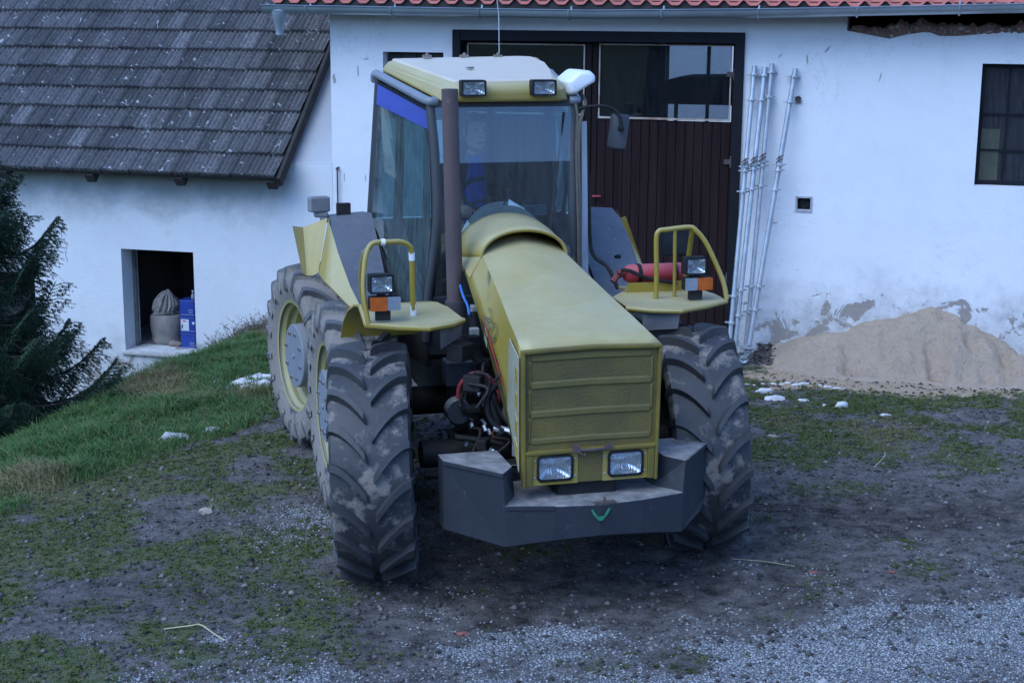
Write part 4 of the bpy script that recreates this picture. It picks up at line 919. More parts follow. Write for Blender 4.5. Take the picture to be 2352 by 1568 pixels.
b = MB(); b.tube(smoothpath(PP((.56, -1.12, 2.84), (.565, -1.04, 2.79), (.53, -.99, 2.72), (.505, -.97, 2.62), (.50, -.965, 2.4), (.51, -.955, 2.1), (.52, -.955, 1.7), (.52, -.96, 1.45)), 4), .012, 6); b.tube(smoothpath(PP((.49, -1.04, 2.79), (.495, -.99, 2.7), (.485, -.97, 2.5), (.49, -.95, 2.2), (.50, -.94, 1.9), (.51, -.95, 1.5)), 4), .010, 6); parts(b, 'cable', mat('dusty_cable', (.13, .115, .085), (.09, .08, .07), rough=.7), cab, smooth=50)
# roof
b = MB()
lo = PP((-.44, -1.03, 2.795), (-.36, -.955, 2.80), (.36, -.955, 2.80), (.44, -1.03, 2.795), (.62, -2.16, 2.95), (-.62, -2.16, 2.95))
mid = PP((-.40, -1.03, 2.87), (-.345, -.95, 2.872), (.36, -.95, 2.875), (.41, -1.02, 2.88), (.60, -2.15, 3.0), (-.60, -2.15, 2.99))
hi = PP((-.365, -1.04, 2.905), (-.32, -.985, 2.918), (.345, -.985, 2.925), (.385, -1.06, 2.94), (.53, -2.1, 3.055), (-.57, -2.12, 3.03))
b.loft([lo, mid, hi]); roof = b.build('cab_roof', M_YEL, cab, bevel=.022, seg=3)
b = MB(); t_ = PP((-.335, -1.06, 2.935), (.35, -1.06, 2.941), (.46, -1.5, 2.99), (.505, -1.8, 3.03), (.49, -2.08, 3.058), (.40, -2.12, 3.062), (-.55, -2.10, 3.045))
b.prism(t_, (0, 0, -.03)); b.build('roof_panel', M_ROOFP, roof, bevel=.014, seg=3)
b = MB()
for (w, l) in ((-.30, -2.05), (-.02, -2.08), (.235, -2.09)): b.box(P(w, l, 3.06), (.06, .04, .02)); b.ico(P(w, l, 3.072), .015, 0)
b.box(P(-.12, -1.5, 3.0), (.05, .03, .012), Matrix.Rotation(.6, 3, 'Z'))
parts(b, 'roof_clip', mat('brownish_clip', (.28, .25, .2), (.15, .12, .1)), roof)
b = MB(); b.tube(PP((.245, -2.09, 3.06), (.245, -2.11, 3.35), (.22, -2.14, 3.62)), .0035, 5); b.build('aerial', M_GALV, roof)
for w in (-.245, .232): 
    h = worklamp(w, -.895, 2.892, .166, .104, roof, False)
b = MB()
pa = PP((.425, -1.02, 2.925), (.52, -1.02, 3.0), (.60, -1.02, 2.995), (.635, -1.02, 2.965), (.635, -1.02, 2.925), (.60, -1.02, 2.905), (.475, -1.02, 2.832), (.44, -1.02, 2.838))
cg = Vector((.53, 1.02, 2.92))
rings = []
for l, sc in ((.03, .72), (.012, .9), (-.03, 1.), (-.25, 1.), (-.30, .9)): rings.append([Vector((cg.x+(p.x-cg.x)*sc, 1.03-l, cg.z+(p.z-cg.z)*sc)) for p in pa])
b.loft(rings); b.build('side_pod', M_WHITEP, cab, smooth=60, bevel=.01)
# wing mirror
b = MB(); b.tube(smoothpath(PP((.51, -1.0, 2.745), (.56, -.98, 2.76), (.66, -.96, 2.765), (.73, -.95, 2.745), (.775, -.94, 2.70), (.785, -.935, 2.64)), 5), .011, 8); wm = b.build('wing_mirror', M_BLK, TR, smooth=50)
tilt = Matrix.Rotation(rad(7), 3, 'Y')
b = MB(); c0 = P(.778, -.955, 2.592)
def wmr(sx, sz, l): return [Vector(c0)+tilt @ (p-Vector(c0)) for p in rrect(c0.x-sx, c0.x+sx, c0.z-sz, c0.z+sz, .025, l, 4)]
b.loft([wmr(.055, .105, -.985), wmr(.066, .12, -.975), wmr(.066, .12, -.96), wmr(.058, .11, -.945)]); b.build('mirror_shell', mat('dusty_black_plastic', (.028, .032, .04), (.05, .055, .06), sc=9, rough=.6), wm, smooth=50)
b = MB(); b.ico(P(.785, -.935, 2.62), .024, 0); b.build('ball_joint', M_BLK, wm)
# interior
b = MB(); b.box(P(0, -1.95, 2.0), (.46, .12, .62), Matrix.Rotation(-.12, 3, 'X')); b.box(P(0, -1.72, 1.66), (.50, .48, .14)); b.box(P(0, -1.72, 1.4), (.36, .34, .4)); b.build('seat', mat('dark_seat_fabric', (.03, .032, .036), rough=.9), cab, bevel=.04, seg=3)
b = MB(); b.loft([arc(-.985, .29, 1.80, .31), arc(-1.10, .275, 1.80, .325), arc(-1.20, .25, 1.80, .31)], caps=True, closed=True); b.build('dashboard', mat('grey_dash', (.17, .19, .20), (.13, .145, .155), rough=.5), cab, smooth=40)
b = MB(); b.prism(PP((.02, -1.0, 2.115), (.03, -1.02, 2.15), (.15, -1.05, 2.08), (.15, -1.0, 2.05)), (0, .004, 0)); b.prism(PP((-.38, -1.0, 1.80), (-.26, -1.0, 2.02), (-.19, -1.0, 1.90), (-.24, -1.0, 1.72)), (0, .004, 0)); parts(b, 'paper', M_WHITEP, cab)
b = MB(); b.box(P(.55, -1.6, 1.72), (.10, .9, .06)); b.box(P(.36, -2.1, 1.93), (.5, .1, .06)); parts(b, 'console', M_LFRAME, cab)
SWc = P(-.02, -1.36, 2.14); swm = Matrix.Rotation(rad(32), 3, 'X')
b = MB(); b.tube([SWc+swm @ Vector((.185*math.cos(a), .185*math.sin(a), 0)) for a in np.linspace(0, 2*math.pi, 41)], .0145, 8, False)
for a in (90, 215, 325): b.tube([SWc+swm @ Vector((0, 0, -.03)), SWc+swm @ Vector((.18*math.cos(rad(a)), .18*math.sin(rad(a)), 0))], .008, 6)
b.tube([SWc+swm @ Vector((0, 0, -.02)), P(-.02, -1.15, 1.65)], .03, 10); b.build('steering_wheel', M_BLK, cab, smooth=50)
b = MB(); b.tube(PP((-.05, -1.0, 2.0), (.05, -1.0, 2.28)), .006, 6); b.tube(PP((.415, -1.04, 2.72), (.33, -.985, 2.1), (.30, -.97, 1.9)), .009, 6); parts(b, 'wiper', M_BLK, cab)
for w_, r_ in ((-.47, .035), (-.27, .028), (.2, .03)): b = MB(); b.tube(PP((w_, -2.16, 2.86), (w_*1.06, -2.18, 1.80)), r_, 8); b.build('rear_post', M_FRAME, cab, smooth=50)

# --- rear fenders
for s in (-1, 1):
    f = MB()
    def Q(*a): return PP(*[(s*w if s < 0 else (w+.07*float(sstep(.8, 1.0, w)) if w < 1.07 else 1.14+.28*(w-1.07)), l, z) for w, l, z in a])
    f.loft([Q((.73, -2.35, 1.92), (1.05, -2.35, 1.90), (1.05, -2.35, 1.86), (.73, -2.35, 1.88)), Q((.73, -1.98, 1.955), (1.02, -1.95, 1.945), (1.055, -1.93, 1.90), (.73, -1.98, 1.91)), Q((.735, -1.88, 1.90), (1.045, -1.85, 1.89), (1.05, -1.86, 1.86), (.735, -1.9, 1.87)), Q((.74, -1.62, 1.74), (1.04, -1.57, 1.73), (1.04, -1.6, 1.70), (.74, -1.65, 1.71)), Q((.745, -1.36, 1.56), (1.01, -1.27, 1.55), (1.01, -1.3, 1.52), (.745, -1.39, 1.53)), Q((.75, -1.17, 1.40), (.965, -1.05, 1.42), (.965, -1.08, 1.39), (.75, -1.2, 1.37))])
    o = f.build('rear_fender', M_FENDER, TR, smooth=50)
    b = MB(); strip = [(Q((1.052, -1.92, 1.925))[0], Q((1.17, -1.62, 1.60))[0]), (Q((1.045, -1.75, 1.83))[0], Q((1.16, -1.48, 1.57))[0]), (Q((1.04, -1.57, 1.735))[0], Q((1.12, -1.32, 1.53))[0]), (Q((1.01, -1.27, 1.555))[0], Q((1.06, -1.15, 1.465))[0]), (Q((.965, -1.05, 1.425))[0], Q((1.0, -1.0, 1.41))[0])]
    b.loft([[a, c, c+Vector((0, .015, -.01)), a+Vector((0, .015, -.01))] for a, c in strip]); b.build('flare_front', M_YEL, o, smooth=50)
    b = MB(); g = [Q((1.055, -1.95, 1.935), (1.175, -1.62, 1.595)), Q((1.12, -2.0, 1.90), (1.21, -1.66, 1.57)), Q((1.22, -2.02, 1.86), (1.255, -1.64, 1.575)), Q((1.30, -1.97, 1.88), (1.285, -1.60, 1.60))]
    b.loft([[a, c, c+Vector((0, .014, -.008)), a+Vector((0, .014, -.008))] for a, c in g]); b.build('flare_side', M_YELV, o, smooth=50)
    if s < 0:
        b = MB(); b.box(P(-1.10, -2.05, 2.02), (.15, .08, .11), Matrix.Rotation(.2, 3, 'Z')); b.box(P(-1.085, -2.05, 1.945), (.1, .06, .04)); b.build('rear_lamp', mat('grey_lamp_box', (.16, .18, .2), (.22, .22, .22), sc=9, rough=.6), o, bevel=.012)
        b = MB(); b.box(P(-.93, -2.0, 1.985), (.10, .05, .09)); b.build('reflector_box', M_DARK, o, bevel=.006)
b = MB(); b.ico(P(.965, -1.45, 1.66), .025, 0, (1.2, .6, .7)); b.build('fender_bolt', M_DARK, o)

# --- running gear and engine clutter
b = MB(); b.box(P(0, -.1, 1.05), (.52, 1.7, .62)); b.box(P(0, -.1, .72), (.36, 1.9, .3)); b.box(P(0, -1.9, .78), (.6, 2.6, .5)); eng = b.build('engine', M_DARK, TR, bevel=.02)
b = MB(); b.tube(PP((-.80, 0, .72), (.80, 0, .72)), .085, 12); b.ico(P(0, 0, .72), .19, 0, (1, 1, 1), 2); b.tube(PP((-.80, .1, .62), (-.30, .16, .62)), .03, 8); b.tube(PP((.80, .1, .62), (.3, .16, .62)), .03, 8)
for l in (-1.31, -2.9): b.tube(PP((-.8, l, .72), (.8, l, .72)), .1, 12); b.ico(P(0, l, .72), .2, 0, (1, 1, 1), 2)
parts(b, 'axle', M_DARK, TR, smooth=40)
b = MB(); b.box(P(-.52, -.2, 1.18), (.17, .14, .16)); b.build('battery_box', M_STEEL, TR, bevel=.01)
b = MB(); b.tube(smoothpath(PP((-.57, .02, 1.06), (-.56, .03, 1.15), (-.50, .05, 1.22), (-.42, .05, 1.22), (-.35, .06, 1.16), (-.32, .07, 1.08), (-.33, .07, 1.0)), 5), .014, 8); b.build('red_hose', M_REDH, TR, smooth=50)
b = MB(); b.tube(smoothpath(PP((-.36, -.45, 1.50), (-.355, -.35, 1.3), (-.345, -.1, 1.1), (-.34, .1, .95), (-.33, .15, .85)), 5), .035, 10); b.build('coolant_hose', M_BLK, TR, smooth=50)
b = MB(); b.tube(smoothpath(PP((-.30, .25, 1.28), (-.36, .22, 1.20), (-.42, .2, 1.12), (-.43, .22, 1.02), (-.40, .27, .95), (-.34, .33, .925), (-.27, .38, .92)), 5), .02, 8); b.build('black_hose', M_BLK, TR, smooth=50)
b = MB(); b.tube(smoothpath(PP((-.37, .1, 1.1), (-.35, .16, 1.02), (-.31, .24, .96), (-.25, .32, .93)), 5), .02, 8); b.tube(smoothpath(PP((-.45, -.3, 1.4), (-.46, -.2, 1.2), (-.5, -.1, 1.0), (-.55, 0, .95)), 5), .013, 6); b.tube(PP((-.62, .15, .86), (-.34, .22, .82)), .02, 8); parts(b, 'pipe', M_DARK, TR, smooth=50)
b = MB(); b.lathe([(-.12, .06), (-.11, .09), (.06, .09), (.08, .06), (.085, .02)], 'y', P(-.29, .42, 1.06), 20, True); b.build('alternator', mat('dull_alloy', (.10, .095, .085), (.06, .055, .05), rough=.6), TR, smooth=40)
b = MB(); b.lathe([(-.06, .075), (.03, .078), (.05, .06), (.052, .02)], 'y', P(-.57, .0, .99), 20, True); b.tube(PP((-.57, .02, 1.06), (-.57, .02, 1.0)), .025, 8); b.build('air_brake_chamber', M_STEEL, TR, smooth=40)
b = MB(); b.tube(PP((-.40, .27, .935), (-.28, .38, .92)), .023, 8); b.tube(PP((-.30, .36, .90), (-.30, .36, .78)), .018, 8); parts(b, 'hose_clamp', M_GALV, TR, smooth=40)
b = MB(); b.tube(smoothpath(PP((-.38, .15, .84), (-.34, .25, .86), (-.28, .3, .85), (-.22, .36, .84)), 4), .006, 6); b.tube(smoothpath(PP((-.44, .12, .80), (-.40, .2, .83), (-.40, .22, .90)), 4), .005, 6); parts(b, 'orange_wire', mat('orange_wire', (.35, .07, .03)), TR)
b = MB(); rr = random.Random(4)
for i in range(46):
    w, l, z = -.30-.28*rr.random(), -.5+.95*rr.random(), .62+.75*rr.random()
    if rr.random() < .5: b.box(P(w, l, z), (.04+.1*rr.random(), .05+.1*rr.random(), .03+.09*rr.random()), Matrix.Rotation(rr.random(), 3, 'Z'))
    else: b.tube(smoothpath(PP((w, l, z), (w+.1*rr.uniform(-1, 1), l+.1, z-.08*rr.random()), (w+.12*rr.uniform(-1, 1), l+.2*rr.random(), z-.22*rr.random())), 4), .006+.006*rr.random(), 7)
parts(b, 'fitting', M_DARK, eng, bevel=.006)
b = MB(); rr = random.Random(8)
for i in range(9):
    w, l, z = -.40-.14*rr.random(), -.2+.55*rr.random(), .78+.3*rr.random(); b.tube(PP((w, l, z), (w+.03*rr.uniform(-1, 1), l+.02, z-.03)), .012, 6)
parts(b, 'fitting_nut', M_GALV, eng)
b = MB(); b.prism(PP((-.56, .60, .80), (-.56, .62, .82), (-.32, .64, .80), (-.32, .62, .78)), (0, .012, 0)); b.box(P(-.56, .60, .77), (.03, .02, .08)); b.build('step_bar', M_STEEL, TR)
b = MB(); b.tube(smoothpath(PP((.60, -1.05, 2.3), (.61, -1.03, 1.9), (.63, -1.0, 1.75), (.70, -.9, 1.68), (.74, -.8, 1.55)), 5), .014, 8); b.build('brake_hose', M_BLK, TR, smooth=50)
b = MB(); b.box(P(-.33, -.52, 1.50), (.05, .06, .07)); b.box(P(-.40, -.25, 1.42), (.06, .05, .05)); parts(b, 'junction_box', mat('pale_fitting', (.4, .4, .38), (.3, .3, .29)), TR, bevel=.008)
b = MB(); b.tube(smoothpath(PP((-.405, -.62, 1.66), (-.41, -.5, 1.60), (-.395, -.45, 1.55), (-.40, -.38, 1.50)), 4), .008, 6); b.build('blue_line', mat('blue_air_line', (.05, .2, .6)), TR)

# --- fire extinguisher strapped to its tray
fx = tag(empty('fire_extinguisher', P(0, 0, 0), 0), 'red cylinder strapped flat in a tray behind the right front mudguard', 'fire extinguisher')
fx.location = TR.location; fx.rotation_euler = (0, 0, PSI)
b = MB(); b.lathe([(.745, .02), (.752, .045), (.785, .064), (1.15, .064), (1.18, .05), (1.19, .015)], 'x', (0, .70, 1.665), 26, True); b.build('cylinder', M_RED, fx, smooth=40)
for w in (.83, 1.085): b = MB(); b.lathe([(w, .067), (w+.028, .067)], 'x', (0, .70, 1.665), 24); parts(b, 'strap', M_BLK, fx, smooth=40)
b = MB(); b.tube(PP((.748, -.7, 1.665), (.70, -.69, 1.66), (.66, -.68, 1.62)), .022, 8); b.ico(P(.70, -.66, 1.69), .022, 0); b.build('valve', mat('dark_red_valve', (.25, .03, .03), (.12, .05, .04)), fx)
b = MB(); b.tube(smoothpath(PP((.71, -.66, 1.70), (.76, -.62, 1.70), (.86, -.60, 1.655), (1.0, -.58, 1.625), (1.08, -.58, 1.61)), 5), .012, 8); b.build('hose', M_BLK, fx, smooth=50)
b = MB(); b.loft([PP((.74, -.62, 1.565), (.74, -.61, 1.62), (.74, -.60, 1.62), (.74, -.605, 1.555), (.74, -.8, 1.555), (.74, -.8, 1.565)), PP((1.20, -.62, 1.565), (1.20, -.61, 1.62), (1.20, -.60, 1.62), (1.20, -.605, 1.555), (1.20, -.8, 1.555), (1.20, -.8, 1.565))]); b.build('bottle_tray', M_YELV, TR)

# ------------------------------------------------------------------ the driver
def skin(name, nodes, edges, matl, parent, sub=2, root=0):
    me = bpy.data.meshes.new(name); me.from_pydata([n[:3] for n in nodes], edges, []); o = bpy.data.objects.new(name, me); COL.objects.link(o)
    o.parent = parent; me.materials.append(matl)
    o.modifiers.new('skin', 'SKIN').use_smooth_shade = True
    for i, v in enumerate(me.skin_vertices[0].data):
        r = nodes[i][3]; v.radius = (r, r) if not isinstance(r, tuple) else r; v.use_root = (i == root)
    s = o.modifiers.new('sub', 'SUBSURF'); s.levels = sub; s.render_levels = sub
    bpy.context.view_layer.update()
    ev = bpy.data.meshes.new_from_object(o.evaluated_get(bpy.context.evaluated_depsgraph_get()))
    ev.name = name; o.modifiers.clear(); o.data = ev; ev.polygons.foreach_set('use_smooth', [True]*len(ev.polygons)); 
    if not ev.materials: ev.materials.append(matl)
    return o
per = tag(empty('person', TR.location, PSI), 'driver in a blue shirt and open black jacket sitting behind the steering wheel', 'person')
# frame: x = w, y = -l (the driver faces -y), z up; hips on the seat at l=-1.75
HX = -.04
nodes = [(HX, 1.76, 1.80, (.15, .11)), (HX, 1.78, 1.98, (.11, .08)), (HX, 1.78, 2.18, (.11, .07)), (HX, 1.755, 2.30, (.045, .04)), (HX, 1.72, 2.39, .052), (HX+.005, 1.70, 2.43, .055),
         (HX-.19, 1.755, 2.25, .045), (HX-.27, 1.63, 2.05, .047), (HX-.11, 1.49, 2.02, .036), (HX-.075, 1.45, 2.035, .030),
         (HX+.19, 1.755, 2.25, .045), (HX+.27, 1.62, 2.05, .047), (HX+.19, 1.47, 2.04, .036), (HX+.175, 1.42, 2.06, .030),
         (HX-.10, 1.70, 1.76, .085), (HX-.14, 1.32, 1.72, .065), (HX-.14, 1.25, 1.35, .05), (HX-.14, 1.14, 1.28, .04),
         (HX+.10, 1.70, 1.76, .085), (HX+.14, 1.32, 1.72, .065), (HX+.14, 1.25, 1.35, .05), (HX+.14, 1.14, 1.28, .04)]
edges = [(0, 1), (1, 2), (2, 3), (3, 4), (4, 5), (3, 6), (6, 7), (7, 8), (8, 9), (3, 10), (10, 11), (11, 12), (12, 13), (0, 14), (14, 15), (15, 16), (16, 17), (0, 18), (18, 19), (19, 20), (20, 21)]
skin('body', nodes, edges, M_SKIN, per)
# head with face, turned a little towards the yard
hd = empty('head', (HX+.005, 1.70, 2.54), rad(10), per)
b = MB(); rings = []
for z, rx, ry_, oy in ((-.118, .026, .026, -.048), (-.110, .042, .050, -.038), (-.085, .057, .076, -.020), (-.05, .068, .088, -.008), (-.01, .073, .094, 0), (.04, .076, .098, .004), (.08, .072, .094, .008), (.11, .056, .074, .01), (.128, .028, .038, .01), (.133, .004, .005, .01)):
    rings.append([(rx*math.cos(a), oy+ry_*math.sin(a), z) for a in np.linspace(0, 2*math.pi, 24, endpoint=False)])
b.loft(rings)
b.loft([[(-.008, -.088, .018), (.008, -.088, .018), (.006, -.080, .02), (-.006, -.080, .02)], [(-.016, -.112, -.022), (.016, -.112, -.022), (.018, -.085, -.02), (-.018, -.085, -.02)], [(-.012, -.10, -.032), (.012, -.10, -.032), (.012, -.08, -.034), (-.012, -.08, -.034)]])
for s in (-1, 1): b.ico((s*.077, .01, -.005), .02, 0, (.35, .7, 1.3), 2)
b.build('face', M_SKIN, hd, smooth=70)
b = MB()
for s in (-1, 1): b.ico((s*.031, -.083, .018), .013, 0, (1.1, .5, .7), 2); b.box((s*.031, -.091, .036), (.036, .008, .008))
b.box((0, -.097, -.062), (.046, .010, .007)); b.box((0, -.094, -.074), (.03, .008, .004)); b.build('eyes_and_brows', M_HAIR, hd, bevel=.002)
b = MB(); rings = []
for z, rx, ry_, oy, cut in ((-.03, .0775, .097, .010, .35), (.03, .081, .102, .010, .25), (.065, .080, .102, .010, .10), (.09, .074, .098, .009, -.6), (.122, .054, .073, .011, -1), (.139, .026, .036, .011, -1), (.145, .004, .005, .011, -1)):
    ring = []
    for a in np.linspace(0, 2*math.pi, 32, endpoint=False):
        x_, y_ = rx*math.cos(a), oy+ry_*math.sin(a)
        if cut > -.5 and y_ < -.035: x_ *= .86; y_ = y_*.80 
        ring.append((x_, y_, z))
    rings.append(ring)
b.loft(rings); b.build('hair', M_HAIR, hd, smooth=70)
# jacket: torso and sleeves grown as one skin, open over the shirt
jn = [(HX, 1.77, 1.86, (.185, .135)), (HX, 1.775, 2.04, (.18, .125)), (HX, 1.77, 2.20, (.19, .12)), (HX, 1.75, 2.30, (.13, .09)), (HX, 1.74, 2.355, (.095, .075)),
      (HX-.20, 1.745, 2.27, .082), (HX-.285, 1.63, 2.05, .066), (HX-.14, 1.515, 2.02, .052), (HX+.20, 1.745, 2.27, .082), (HX+.285, 1.62, 2.05, .066), (HX+.205, 1.50, 2.035, .052)]
skin('jacket', jn, [(0, 1), (1, 2), (2, 3), (3, 4), (3, 5), (5, 6), (6, 7), (3, 8), (8, 9), (9, 10)], M_JACKET, per)
b = MB(); rings = []
for z, w_, y_ in ((1.86, .085, 1.612), (2.0, .088, 1.628), (2.15, .082, 1.626), (2.28, .066, 1.648), (2.345, .052, 1.668), (2.385, .045, 1.672)):
    rings.append([(HX+w_*t, y_+.028*t*t-.008, z) for t in (-1, -.6, -.2, .2, .6, 1)])
b.loft(rings, caps=False, closed=False); o = b.build('shirt', M_SHIRT, per, smooth=80); o.modifiers.new('t', 'SOLIDIFY').thickness = .008
tn = [(HX, 1.76, 1.80, (.165, .12)), (HX-.10, 1.70, 1.765, .1), (HX-.14, 1.32, 1.725, .078), (HX-.14, 1.25, 1.36, .062), (HX+.10, 1.70, 1.765, .1), (HX+.14, 1.32, 1.725, .078), (HX+.14, 1.25, 1.36, .062)]
skin('trousers', tn, [(0, 1), (1, 2), (2, 3), (0, 4), (4, 5), (5, 6)], M_JACKET, per)
def hand(wr, d, side):
    """palm, four fingers curled over the rim and a thumb"""
    h = empty('hand', wr, 0, per); nodes = [(0, 0, 0, .024), (0, -.035, .010, (.034, .016)), (0, -.065, .014, (.036, .014))]; edges = [(0, 1), (1, 2)]
    for i, (ox, ln) in enumerate(((-.026, .030), (-.009, .034), (.009, .032), (.025, .026))):
        n = len(nodes); nodes += [(ox, -.072, .016, .0088), (ox*1.05, -.072-ln, .006, .008), (ox*1.05, -.072-ln*.95, -.022, .0075), (ox, -.072-ln*.35, -.036, .007)]
        edges += [(2, n), (n, n+1), (n+1, n+2), (n+2, n+3)]
    n = len(nodes); nodes += [(side*.034, -.028, .0, .0105), (side*.046, -.055, -.016, .009), (side*.036, -.08, -.026, .008)]; edges += [(1, n), (n, n+1), (n+1, n+2)]
    skin('hand_skin', nodes, edges, M_SKIN, h, 1); h.rotation_euler = d; return h
hand((HX-.085, 1.455, 2.03), (rad(10), 0, rad(-30)), 1); hand((HX+.18, 1.43, 2.06), (rad(15), 0, rad(20)), -1)

# ------------------------------------------------------------------ things in the barn window
def bpt(u, n, z):
    c, s = math.cos(WA), math.sin(WA); return Vector((W0[0]+u*c-n*s, W0[1]+u*s+n*c, z))
sk = tag(empty('sack', bpt(-6.94, .56, -.61), WA), 'slumped grey woven sack with crumpled open top in barn window', 'sack')
M_SACK = mat('grey_woven_sack', (.30, .27, .25), (.22, .20, .185), sc=9, rough=.95, bump=.6, bsc=60, c3=(.15, .12, .10), c3at=.64)
def lump(prof, n=36, seed=1, amp=.05):
    rr = random.Random(seed); ph = [rr.random()*6.28 for _ in range(6)]; b = MB(); rings = []
    for i, (z, r) in enumerate(prof):
        ring = []
        for k in range(n):
            a = 2*math.pi*k/n; q = 1+amp*(math.sin(3*a+ph[0]+z*9)+.7*math.sin(5*a+ph[1]-z*13)+.5*math.sin(9*a+ph[2]+z*21))
            ring.append((r*q*math.cos(a), r*q*math.sin(a), z+.4*amp*r*math.sin(4*a+ph[3])))
        rings.append(ring)
    return b.loft(rings)
lump([(0, .17), (.02, .19), (.07, .198), (.11, .188), (.13, .196), (.26, .203), (.34, .20), (.365, .185), (.372, .10)], amp=.022).build('sack_body', M_SACK, sk, smooth=60)
b = lump([(.36, .12), (.385, .165), (.42, .15), (.455, .17), (.50, .165), (.55, .13), (.60, .085), (.64, .045), (.65, .01)], n=60, seed=5, amp=.10); b.build('crumpled_top', M_SACK, sk, smooth=40)
b = MB(); rr = random.Random(3)
for i in range(7): a = -1.57+rr.uniform(-.9, .9); b.tube(smoothpath([(.16*math.cos(a), .15*math.sin(a)-.02, .42), (.15*math.cos(a+.2), .15*math.sin(a+.2)-.02, .5), (.09*math.cos(a+.3), .10*math.sin(a+.3), .6), (.03, 0, .65)], 4), [.012+.01*rr.random()]*13, 6)
b.build('folds', mat('pale_sack_fold', (.40, .37, .34), (.26, .22, .19), sc=12, rough=.9), sk, smooth=60)
M_BLUE = mat('blue_plastic', (.018, .055, .30), (.014, .045, .24), sc=5, rough=.38)
M_LABEL = mat('white_label', (.62, .64, .66), (.5, .52, .55), sc=20, rough=.6)
def canister(z, lab, name_label):
    o = tag(empty('canister', bpt(-6.545, .42, z), WA), name_label, 'canister', 'blue canisters stacked in the barn window')
    b = MB(); w = .112
    def sq(h, r): return [(x_, y_, h) for x_, y_ in ((-r, -r+.03), (-r+.03, -r), (r-.03, -r), (r, -r+.03), (r, r-.03), (r-.03, r), (-r+.03, r), (-r, r-.03))]
    b.loft([sq(0, w), sq(.012, w+.006), sq(.024, w), sq(.165, w), sq(.175, w+.006), sq(.19, w+.004), sq(.197, w-.02)]); b.build('body', M_BLUE, o, bevel=.003)
    b = MB()
    if lab:
        b.box((-.035, -w-.002, .095), (.105, .003, .135)); lb = b.build('label', M_LABEL, o)
        MB().box((-.04, -w-.0045, .14), (.04, .002, .014)).build('red_print', M_REDS, lb); MB().prism([(-.078, -w-.0045, .09), (-.062, -w-.0045, .105), (-.062, -w-.0045, .06), (-.08, -w-.0045, .04)], (0, -.001, 0)).build('dark_print', M_BLK, lb)
        MB().box((.075, -w-.002, .12), (.03, .003, .03)).build('small_label', M_LABEL, lb)
    else:
        for i in range(3): b.box((.045, -w-.001, .045+.018*i), (.06, .003, .006))
        b.build('print_lines', mat('pale_print', (.2, .27, .5), (.2, .27, .5)), o)
        
    return o
canister(-.61, False, 'bottom plain blue canister of the stack beside the sack'); canister(-.411, True, 'middle blue canister of the stack with white label and red print'); canister(-.212, False, 'top blue canister of the stack with a small bottle standing on it')
bt = tag(empty('bottle', bpt(-6.52, .42, -.014), WA), 'small grey bottle standing on top of the blue canisters', 'bottle')
b = MB(); b.lathe([(0, .022), (.04, .022), (.055, .01), (.085, .009)], 'z', n=16, caps=True); b.build('glass_body', M_GREYLENS, bt, smooth=40); MB().lathe([(.085, .011), (.10, .011)], 'z', n=12, caps=True).build('cap', M_LABEL, bt)
o = tag(MB().ico((0, 0, .04), .06, .18, (1.45, .8, .7), 2, 5).build('brick', mat('mortared_brick', (.27, .23, .20), (.18, .14, .12), sc=12, rough=.95, bump=.5), None), 'broken mortared brick lying on the sill beside the sack', 'brick'); o.location = bpt(-6.755, .36, -.61); o.rotation_euler = (0, 0, WA)

# ------------------------------------------------------------------ scaffold poles leaning by the gate
def pole(name_label, ub, nb, zb, ut, nt, zt, r, fr, extra=None):
    a, c = bpt(ub, nb, zb), bpt(ut, nt, zt); o = empty('scaffold_pole', a); tag(o, name_label, 'scaffold pole', 'galvanised scaffold poles leaning by the gate'); d = c-a
    b = MB(); b.tube([Vector(), d], r, 14); b.build('tube', M_GALV, o, smooth=40); zax = d.normalized()
    for f in fr:
        p = d*f; b = MB(); b.tube([p-zax*.014, p+zax*.014], r+.011, 12)
        for k in range(3): b.box(p+Vector((math.cos(k*2.1+2.6), math.sin(k*2.1+2.6), 0))*(r+.022), (.045, .03, .012), Matrix.Rotation(k*2.1+2.6, 3, 'Z'))
        b.build('collar', M_GALV, o, bevel=.002)
    b = MB()
    for f in (.668, .68): p = d*f; b.tube([p+Vector((-.05, -.05, -.015)), p+Vector((-.02, -.045, .02)), p+Vector((.02, -.05, .03))], .006, 6); b.ico(p+Vector((-.02, -.05, .01)), .014, 0)
    b.build('rusty_wedge', M_RUST, o)
    if extra: extra(o, d)
    return o
fr = (.03, .115, .34, .355, .425, .78, .87); fr = tuple(1-f for f in fr)
def ring_foot(o, d): b = MB(); b.lathe([(.0, .03), (.02, .032)], 'z', n=16, caps=True); b.build('foot', M_GALV, o)
pole('leftmost of the leaning galvanised poles, its foot behind the front tyre', .005, -.60, -.12, .10, -.05, 2.845, .024, fr, ring_foot)
pole('second leaning galvanised pole from the gate, with rings paired to its neighbour', .06, -.55, -.04, .206, -.05, 2.835, .026, fr, ring_foot)
pole('third leaning pole from the gate, tallest and bluish, without wheel', .163, -.42, -.02, .276, -.05, 2.87, .024, fr)
